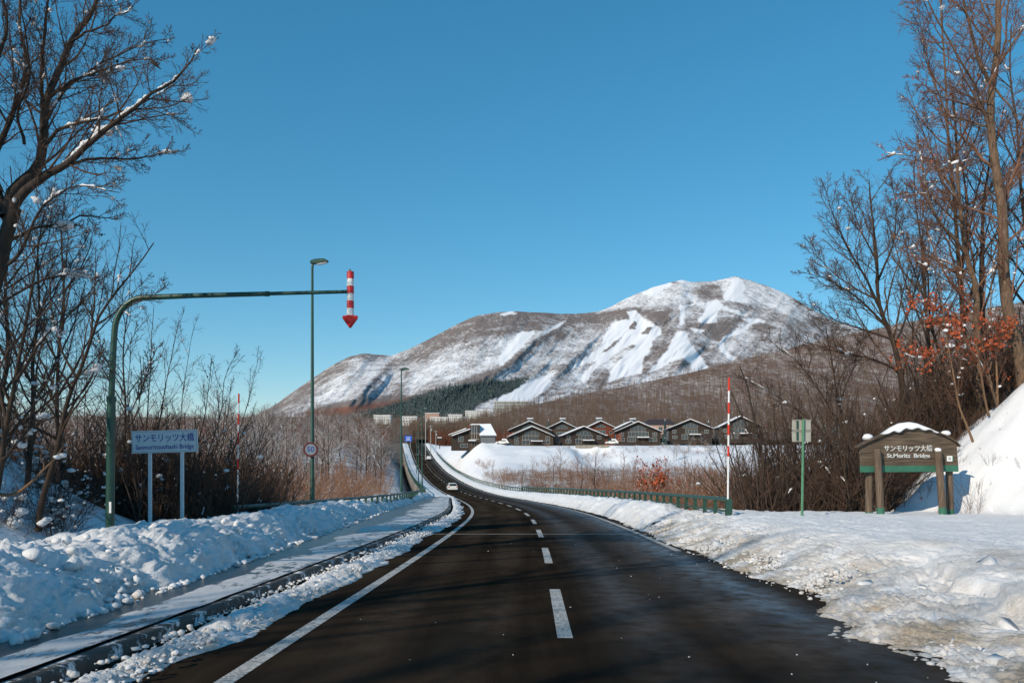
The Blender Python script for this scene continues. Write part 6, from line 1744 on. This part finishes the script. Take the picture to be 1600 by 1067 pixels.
def place_copies(protos, spots, label, group, cat='shrub', rng=None, where=None):
    used = set()
    for i, (x, y, s) in enumerate(spots):
        p = protos[i % len(protos)]
        o_ = p if p.name not in used else copy_tree(p)
        used.add(p.name)
        gz_ = float(ground_z(np.array([x]), np.array([y]))[0])
        o_.location = (x, y, gz_); o_.rotation_euler = (0, 0, rng.rand() * 6.28); o_.scale = (s, s, s * (0.85 + 0.3 * rng.rand()))
        lab = label
        if where:
            px = 800 + x * FOC / y
            lab = label + ' ' + next(t for e_, t in where if px < e_)
        tag(o_, lab, cat, group)
def px_spots(rng, n, pxr, Yr, sr, ok=None):
    out = []
    while len(out) < n:
        y = Yr[0] + (Yr[1] - Yr[0]) * rng.rand(); px = pxr[0] + (pxr[1] - pxr[0]) * rng.rand()
        x = (px - 800) * y / FOC
        if ok and not ok(x, y): continue
        out.append((x, y, sr[0] + (sr[1] - sr[0]) * rng.rand()))
    return out
rng = rs(77)
sp = [shrub_proto(101, 5.6, 9, 0.75, nblob=2, bs=0.16, stem=0.022), shrub_proto(102, 4.8, 10, 0.9, nblob=2, bs=0.16, stem=0.02), shrub_proto(103, 6.2, 8, 0.65, nblob=2, bs=0.18, stem=0.022), shrub_proto(104, 4.2, 11, 1.0, nblob=2, bs=0.15, stem=0.02)]
place_copies(sp, px_spots(rng, 58, (1170, 1440), (31.5, 52), (0.65, 1.3), lambda x, y: x - RX(y) > 8.2), 'bare dark shrub in the thicket', 'shrubs in the right roadside thicket', rng=rng,
    where=[(1235, 'just right of the tall snow pole'), (1290, 'behind the back-facing sign'), (1345, 'left of the wooden sign'), (9999, 'behind the wooden sign')])
sp = [shrub_proto(131, 8.8, 5, 0.50, lv2=6, nblob=2, bs=0.14, stem=0.030), shrub_proto(132, 8.0, 6, 0.62, lv2=6, nblob=2, bs=0.14, stem=0.030)]
place_copies(sp, px_spots(rng, 26, (1185, 1470), (34, 50), (0.75, 1.12), lambda x, y: x - RX(y) > 8.6), 'tall many-stemmed dark shrub', 'tall shrubs in the right roadside thicket', rng=rng,
    where=[(1250, 'rising behind the back-facing sign'), (1345, 'between the back-facing sign and the wooden sign'), (9999, 'towering behind the wooden sign')])
sp = [shrub_proto(105, 4.5, 11, 0.45, 'twig_red', nblob=4, bs=0.12), shrub_proto(106, 5.2, 9, 0.4, 'twig_red', nblob=4, bs=0.12, leaves=40)]
place_copies(sp, px_spots(rng, 26, (1400, 1600), (34, 52), (0.6, 1.1)), 'bare reddish shrub under the right trees', 'shrubs under the right trees', rng=rng, where=[(1500, 'behind the wooden sign'), (9999, 'above the white snow slope')])
sp = [shrub_proto(107, 3.6, 14, 0.6, nblob=5, bs=0.13), shrub_proto(108, 4.2, 10, 0.6, nblob=5, bs=0.12), shrub_proto(109, 3.0, 12, 0.9, nblob=6, bs=0.15)]
place_copies(sp, px_spots(rng, 36, (100, 400), (26, 40), (0.65, 1.1), lambda x, y: x - RX(y) < -11.2), 'bare snow-flecked shrub behind the left snow wall,', 'shrubs behind the left snow wall', rng=rng,
    where=[(175, 'left of the arched mast'), (235, 'between the mast and the name sign'), (300, 'behind the name sign'), (9999, 'by the left snow pole')])
sp = [shrub_proto(110, 2.6, 16, 0.9, 'twig', nblob=26, bs=0.13), shrub_proto(111, 1.8, 12, 1.2, 'twig', nblob=26, bs=0.13)]
place_copies(sp, px_spots(rng, 13, (-60, 150), (15.5, 24), (0.6, 1.0), lambda x, y: x - RX(y) < -11.0), 'low snow-laden shrub on the shaded slope at the left edge', 'shrubs on the left slope', rng=rng)
# orange bush beyond the guard rail, and two small ones
for q, (px, Y, s, lab) in enumerate(((1028, 120, 1.5, 'rusty orange-leaved bush in the gully beyond the right guard rail'), (1085, 95, 0.8, 'small orange-leaved bush left of the right snow pole'), (1212, 60, 0.7, 'orange-leaved bush in the thicket left of the back-facing sign'))):
    o_ = shrub_proto(120 + q, 5.0, 12, 0.5, 'twig_red', nblob=5, leaves=1300, lsize=0.24)
    x = (px - 800) * Y / FOC; o_.location = (x, Y, float(ground_z(np.array([x]), np.array([Y]))[0])); o_.scale = (s,) * 3; tag(o_, lab, 'bush')

# ---------------------------------------------------------------- snowy material for distant twigs: white on the upper side
def snowy(name, col, col2, thr, patch=False):
    m, nt, b = new_mat(name)
    g = nt.nodes.new('ShaderNodeNewGeometry'); sx = nt.nodes.new('ShaderNodeSeparateXYZ'); nt.links.new(g.outputs['Normal'], sx.inputs[0])
    n = noise_node(nt, 0.8, 3, 0.6)
    f = ramp(nt, math_node(nt, 'ADD', sx.outputs['Z'], math_node(nt, 'MULTIPLY', math_node(nt, 'SUBTRACT', n.outputs[0], 0.5), 1.6)), (thr, thr + 0.3))
    oi = nt.nodes.new('ShaderNodeObjectInfo')
    pn = noise_node(nt, 0.09, 4, 0.6)
    c = mix_rgb(nt, ramp(nt, pn.outputs[0], (0.35, 0.65)) if patch else oi.outputs['Random'], col, col2)
    nt.links.new(mix_rgb(nt, f, c, (0.80, 0.81, 0.83)), b.inputs['Base Color']); b.inputs['Roughness'].default_value = 0.9; b.inputs['Specular IOR Level'].default_value = 0.1
    M[name] = m
snowy('snowy_twigs', (0.11, 0.08, 0.062), (0.19, 0.11, 0.078), 0.30)
snowy('snowy_brush', (0.17, 0.082, 0.05), (0.34, 0.18, 0.10), 0.52, True)
snowy('snowy_needles', (0.03, 0.055, 0.055), (0.045, 0.07, 0.068), 0.85)
snowy('far_trunks', (0.155, 0.11, 0.085), (0.155, 0.11, 0.085), 0.8)

def valley_tree(seed, h, mat, nl=16, r=0.09):
    rng = rs(seed)
    tr = resample([(0, 0, -0.5), (0.1, 0, h * 0.3), (-0.1, 0.1, h * 0.65), (0.05, 0, h)], 14, rng, 0.06)[None]
    Rt = np.linspace(r, 0.02, 14)[None]
    P1, R1 = grow(tr, Rt, nl, rng, 0.22, 0.98, 52, 10, 0.42, 0.10, 0.1, 7, 0.014, 0.012)
    P2, R2 = grow(P1, R1, 8, rng, 0.15, 0.98, 42, 12, 0.45, 0.04, 0.14, 5, 0.014, 0.010)
    P3, R3 = grow(P2, R2, 4, rng, 0.2, 1.0, 42, 14, 0.5, 0.03, 0.15, 3, 0.014, 0.008)
    e = empty('snowy_tree')
    V, F = tubes(tr, Rt, 7); link_mesh('trunk', arr_mesh('trunk', V, [F], M['bark']), e)
    V, F = join([tubes(P1, R1, 4), tubes(P2, R2, 3), tubes(P3, R3, 3)]); link_mesh('crown', arr_mesh('crown', V, F, M[mat]), e)
    return e
rng = rs(78)
vp = [valley_tree(201, 8.5, 'snowy_twigs', 18), valley_tree(202, 7.5, 'snowy_twigs', 16), valley_tree(203, 9.5, 'snowy_twigs', 20), valley_tree(204, 7.0, 'snowy_twigs', 16)]
place_copies(vp, px_spots(rng, 70, (330, 600), (130, 230), (1.0, 1.65), lambda x, y: x - RX(y) < -14) + px_spots(rng, 50, (330, 650), (200, 330), (0.9, 1.3), lambda x, y: x - RX(y) < -14) + px_spots(rng, 90, (-40, 420), (85, 260), (1.0, 1.7)),
             'snow-dusted tree across the left gully,', 'snow-dusted trees across the left gully', 'tree', rng,
    where=[(205, 'left of the name sign'), (320, 'behind the name sign'), (480, 'between the name sign and the first street lamp'), (560, 'just right of the first street lamp'), (9999, 'just left of the second street lamp')])
vp2 = [valley_tree(205, 6.0, 'snowy_brush', 14), valley_tree(206, 5.0, 'snowy_brush', 14)]
place_copies(vp2, px_spots(rng, 46, (760, 1180), (70, 190), (0.6, 1.05), lambda x, y: x - RX(y) > 9), 'thin brown tree in the gully beyond the right guard rail,', 'thin trees in the right gully', 'tree', rng,
    where=[(870, 'below the second chalet'), (955, 'below the concrete wall'), (1040, 'below the large dark chalet'), (9999, 'near the tall snow pole')])
vp3 = [valley_tree(207, 8.0, 'snowy_twigs', 16)]
place_copies(vp3, px_spots(rng, 10, (1040, 1200), (225, 268), (0.5, 0.8)), 'snow-covered small tree in front of the right-hand chalets', 'small trees before the chalets', 'tree', rng)

# ---------------------------------------------------------------- masses too many to count: joined meshes
def proto_vf(kind, seed):
    rng = rs(seed)
    if kind == 'brush':
        n = 9; a = rng.rand(n) * 6.28; le = 0.55 * rng.rand(n)
        P0 = np.zeros((n, 4, 3)); d = unit(np.stack([np.cos(a) * le, np.sin(a) * le, np.ones(n)], 1)); P0[:, 0] = np.stack([np.cos(a), np.sin(a), a * 0 - 0.3], 1) * [[0.4, 0.4, 1]]
        for k in range(1, 4): d = unit(d + 0.12 * rng.randn(n, 3)); P0[:, k] = P0[:, k - 1] + d * (0.8 * (0.6 + 0.6 * rng.rand(n)))[:, None]
        R0 = np.full((n, 4), 0.014) * np.linspace(1, 0.5, 4)[None]
        P1, R1 = grow(P0, R0, 6, rng, 0.25, 1.0, 36, 12, 0.4, 0.05, 0.12, 3, 0.02, 0.010)
        return join([tubes(P0, R0, 3), tubes(P1, R1, 3)])
    if kind == 'far_tree':
        P0 = np.array([[[0, 0, -0.5], [0.1, 0, 3.5], [0, 0, 9.0]]], float); R0 = np.array([[0.16, 0.12, 0.03]])
        P1, R1 = grow(P0, R0, 9, rng, 0.3, 0.95, 40, 8, 0.32, 0.1, 0.05, 2, 0.03, 0.06)
        return join([tubes(P0, R0, 3), tubes(P1, R1, 3)])
    if kind == 'conifer':
        V, F = [], []
        for k in range(6):
            z0 = 0.6 + k * 1.7; r = 2.1 * (1 - k / 6.4); n = 7; b_ = len(V)
            w = rng.rand() * 6
            for j in range(n): V.append((r * (0.75 + 0.5 * rng.rand()) * math.cos(w + 6.28 * j / n), r * (0.75 + 0.5 * rng.rand()) * math.sin(w + 6.28 * j / n), z0 - 0.3 * rng.rand()))
            V.append((0, 0, z0 + 2.6))
            for j in range(n): F.append((b_ + j, b_ + (j + 1) % n, b_ + n))
        return np.array(V), [np.array(F)]
def scatter(name, protos, pos, scl, mat, seed, smooth_=False):
    rng = rs(seed); VV, FF, off = [], {3: [], 4: []}, 0
    which = rng.randint(0, len(protos), len(pos))
    for q, (pv, pf) in enumerate(protos):
        idx = np.nonzero(which == q)[0]
        if not len(idx): continue
        a = rng.rand(len(idx)) * 6.28; s = scl[idx]
        x = pv[None, :, 0] * np.cos(a)[:, None] - pv[None, :, 1] * np.sin(a)[:, None]
        y = pv[None, :, 0] * np.sin(a)[:, None] + pv[None, :, 1] * np.cos(a)[:, None]
        V = np.stack([x, y, np.repeat(pv[None, :, 2], len(idx), 0) * (0.8 + 0.45 * rng.rand(len(idx)))[:, None]], 2) * s[:, None, None] + pos[idx][:, None, :]
        for f in pf:
            FF[f.shape[1]].append((f[None] + off + (np.arange(len(idx)) * len(pv))[:, None, None]).reshape(-1, f.shape[1]))
        VV.append(V.reshape(-1, 3)); off += V.shape[0] * V.shape[1]
    me = arr_mesh(name, np.concatenate(VV), [np.concatenate(f) for f in FF.values() if f], M[mat], smooth_)
    return tag(link_mesh(name, me), kind='stuff')
def ground_pts(rng, n, pxr, Yr, ok=None, pw=1.0):
    y = Yr[0] + (Yr[1] - Yr[0]) * rng.rand(n * 3) ** pw; px = pxr[0] + (pxr[1] - pxr[0]) * rng.rand(n * 3)
    x = (px - 800) * y / FOC
    if ok is not None: k = ok(x, y); x, y = x[k], y[k]
    x, y = x[:n], y[:n]
    return np.stack([x, y, ground_z(x, y)], 1)
rng = rs(79)
br_ = [proto_vf('brush', s) for s in (1, 2, 3)]
pts = np.concatenate([ground_pts(rng, 1500, (-60, 660), (38, 260), lambda x, y: (x - RX(y) < -13), 1.3), ground_pts(rng, 1150, (740, 1250), (45, 205), lambda x, y: (x - RX(y) > 9.5) & (vnoise(x / 9, y / 14, seed=4) > 0.36), 1.2), ground_pts(rng, 420, (720, 1250), (185, 252), lambda x, y: (x - RX(y) > 12) & (vnoise(x / 12, y / 9, seed=6) > 0.5))])
scatter('gully_brush', br_, pts, (0.7 + 1.0 * rng.rand(len(pts)) ** 1.5) * np.where(pts[:, 1] > 185, np.where(pts[:, 0] > RX(pts[:, 1]), 0.45, 1), 1), 'snowy_brush', 1)
pts = np.concatenate([ground_pts(rng, 90, (1170, 1400), (31, 50), lambda x, y: x - RX(y) > 8.3), ground_pts(rng, 170, (1390, 1620), (34, 60), lambda x, y: x - RX(y) > 8.3), ground_pts(rng, 260, (130, 420), (26.5, 48), lambda x, y: x - RX(y) < -11.3)])
scatter('undergrowth', br_, pts, 0.8 + 0.9 * rng.rand(len(pts)), 'twig', 2)
ft = [proto_vf('far_tree', s) for s in (11, 12, 13)]
n = 13000
pts = hill_pt(640 + 1250 * rng.rand(n), rng.rand(n) ** 1.2)
scatter('hill_forest', ft, pts, 0.7 + 0.5 * rng.rand(n), 'far_trunks', 3)
pts = ground_pts(rng, 5200, (-150, 800), (440, 1450), lambda x, y: np.abs(x - RX(np.minimum(y, 590))) > 9)
scatter('foothill_wood', ft, pts, 0.8 + 0.4 * rng.rand(len(pts)), 'far_trunks', 4)
pts = np.concatenate([ground_pts(rng, 900, (668, 800), (430, 560)), ground_pts(rng, 1500, (-60, 650), (270, 520), lambda x, y: x - RX(y) < -14)])
scatter('larch_wood', ft, pts, 0.75 + 0.25 * rng.rand(len(pts)), 'rust_wood', 5)
cf = [proto_vf('conifer', s) for s in (21, 22)]
i_, j_ = np.nonzero(conif[:150] > 0.5)
k_ = rng.choice(len(i_), 2600)
pts = Pm[i_[k_], j_[k_]]
scatter('conifer_wood', cf, pts, 0.6 + 0.6 * rng.rand(len(pts)), 'snowy_needles', 6)
# belt of snowy conifers and bare trees behind the chalets
rng = rs(80)
BELT = [(900, 'behind the two leftmost gables'), (960, 'behind the chalet with the concrete wall'), (1040, 'behind the large dark chalet'), (1118, 'behind the second chalet from the right'), (1200, 'behind the rightmost chalet'), (9999, 'right of the rightmost chalet')]
def fir(seed):
    e = empty('fir_tree'); V, F = proto_vf('conifer', seed)
    link_mesh('crown', arr_mesh('crown', V, F, M['snowy_needles'], False), e)
    MB().tube([(0, 0, -0.5), (0, 0, 10)], [0.22, 0.04], 6).build('trunk', M['bark'], e, True)
    return e
place_copies([fir(31), fir(32)], px_spots(rng, 44, (850, 1330), (310, 400), (0.6, 1.0)), 'snow-dusted fir in the belt of trees,', 'firs behind the chalets', 'tree', rng, where=BELT)
vp4 = [valley_tree(211, 10, 'snowy_twigs', 18), valley_tree(212, 9, 'snowy_twigs', 18)]
place_copies(vp4, px_spots(rng, 40, (800, 1330), (320, 410), (0.8, 1.1)), 'bare snow-dusted tree in the belt of trees,', 'bare trees behind the chalets', 'tree', rng, where=BELT)
vp5 = [valley_tree(213, 8, 'rust_wood', 18)]
place_copies(vp5, px_spots(rng, 16, (830, 1300), (310, 380), (0.7, 1.0)), 'rust-coloured larch in the belt of trees,', 'larches behind the chalets', 'tree', rng, where=BELT)

# dry stems and blown leaves on the right-hand snow slope, ragged along its crest
rng = rs(82)
n = 200
y_ = 27.5 + 10 * rng.rand(n); x_ = np.where(y_ < 31, 14.3 + 0.6 * (31 - y_), 14.3 + 0.3 * (y_ - 31)) + 0.2 + 7.5 * rng.rand(n)
k_ = (rng.rand(n) < 0.10) | (y_ > 32.5)
x_, y_ = x_[k_], y_[k_]
pts = np.stack([x_, y_, ground_z(x_, y_)], 1)
scatter('dry_stems', [proto_vf('brush', s) for s in (4, 5)], pts, 0.15 + 0.4 * rng.rand(len(pts)) ** 2, 'reed', 7)
n = 900
x_ = 13.2 + 2.6 * rng.rand(n); y_ = 32.2 + 3.5 * rng.rand(n)
n2 = 40
x_ = np.concatenate([x_, 15 + 7 * rng.rand(n2)]); y_ = np.concatenate([y_, 26 + 6 * rng.rand(n2)])
c = np.stack([x_, y_, np.maximum(ground_z(x_, y_), RZ(y_) + 0.2) + 0.12], 1)
V, F = leaves_at(np.stack([c, c], 1), rng, len(c), 0.11)
tag(link_mesh('fallen_leaves', arr_mesh('fallen_leaves', V, [F], M['leaf'], False)), kind='stuff')

# ---------------------------------------------------------------- the wood beside the road behind the left frame edge: it shades the road
rng = rs(81)
def big_tree(seed, h):
    rng = rs(seed)
    tr = resample([(0, 0, -0.8), (0.2, 0, h * 0.3), (-0.2, 0.2, h * 0.6), (0.1, 0, h)], 16, rng, 0.08)[None]
    Rt = np.linspace(0.26, 0.03, 16)[None]
    P1, R1 = grow(tr, Rt, 22, rng, 0.12, 0.98, 45, 10, 0.42, 0.06, 0.08, 8, 0.016, 0.02)
    P2, R2 = grow(P1, R1, 10, rng, 0.15, 0.98, 40, 12, 0.42, 0.04, 0.12, 5, 0.014, 0.008)
    P3, R3 = grow(P2, R2, 5, rng, 0.2, 1.0, 42, 14, 0.5, 0.03, 0.15, 3, 0.012, 0.005)
    e = empty('roadside_tree')
    V, F = join([tubes(tr, Rt, 9), tubes(P1, R1, 5)]); link_mesh('trunk', arr_mesh('trunk', V, F, M['bark']), e)
    V, F = join([tubes(P2, R2, 3), tubes(P3, R3, 3)]); link_mesh('crown', arr_mesh('crown', V, F, M['twig']), e)
    return e
spots = []
while len(spots) < 20:
    x = -10.8 - 20 * rng.rand() ** 1.2; y = -42 + 50 * rng.rand()
    if x > -0.66 * y - 1.5 and y > 0: continue
    if all((x - a) ** 2 + (y - b_) ** 2 > 5 for a, b_, _ in spots): spots.append((x, y, max(0.35, ((3.5 - x) / 1.25 * (0.75 + 0.3 * rng.rand()) - float(ground_z(np.array([x]), np.array([y]))[0] - RZ(y))) / 12.0)))
place_copies([big_tree(301, 12), big_tree(302, 11), big_tree(303, 13)], spots, 'bare tree in the wood along the left side of the road', 'roadside wood at the left', 'tree', rng)

place_copies([fir(41), fir(42)], [(-19.8, 13.3, 1.0), (-21.6, 12.6, 1.05), (-17.6, 14.6, 0.8)], 'unseen fir added in the left roadside wood to shade the name sign', 'unseen firs added to shade the name sign', 'tree', rng)  # out-of-view firs, added towards the sun to shade the bridge name sign
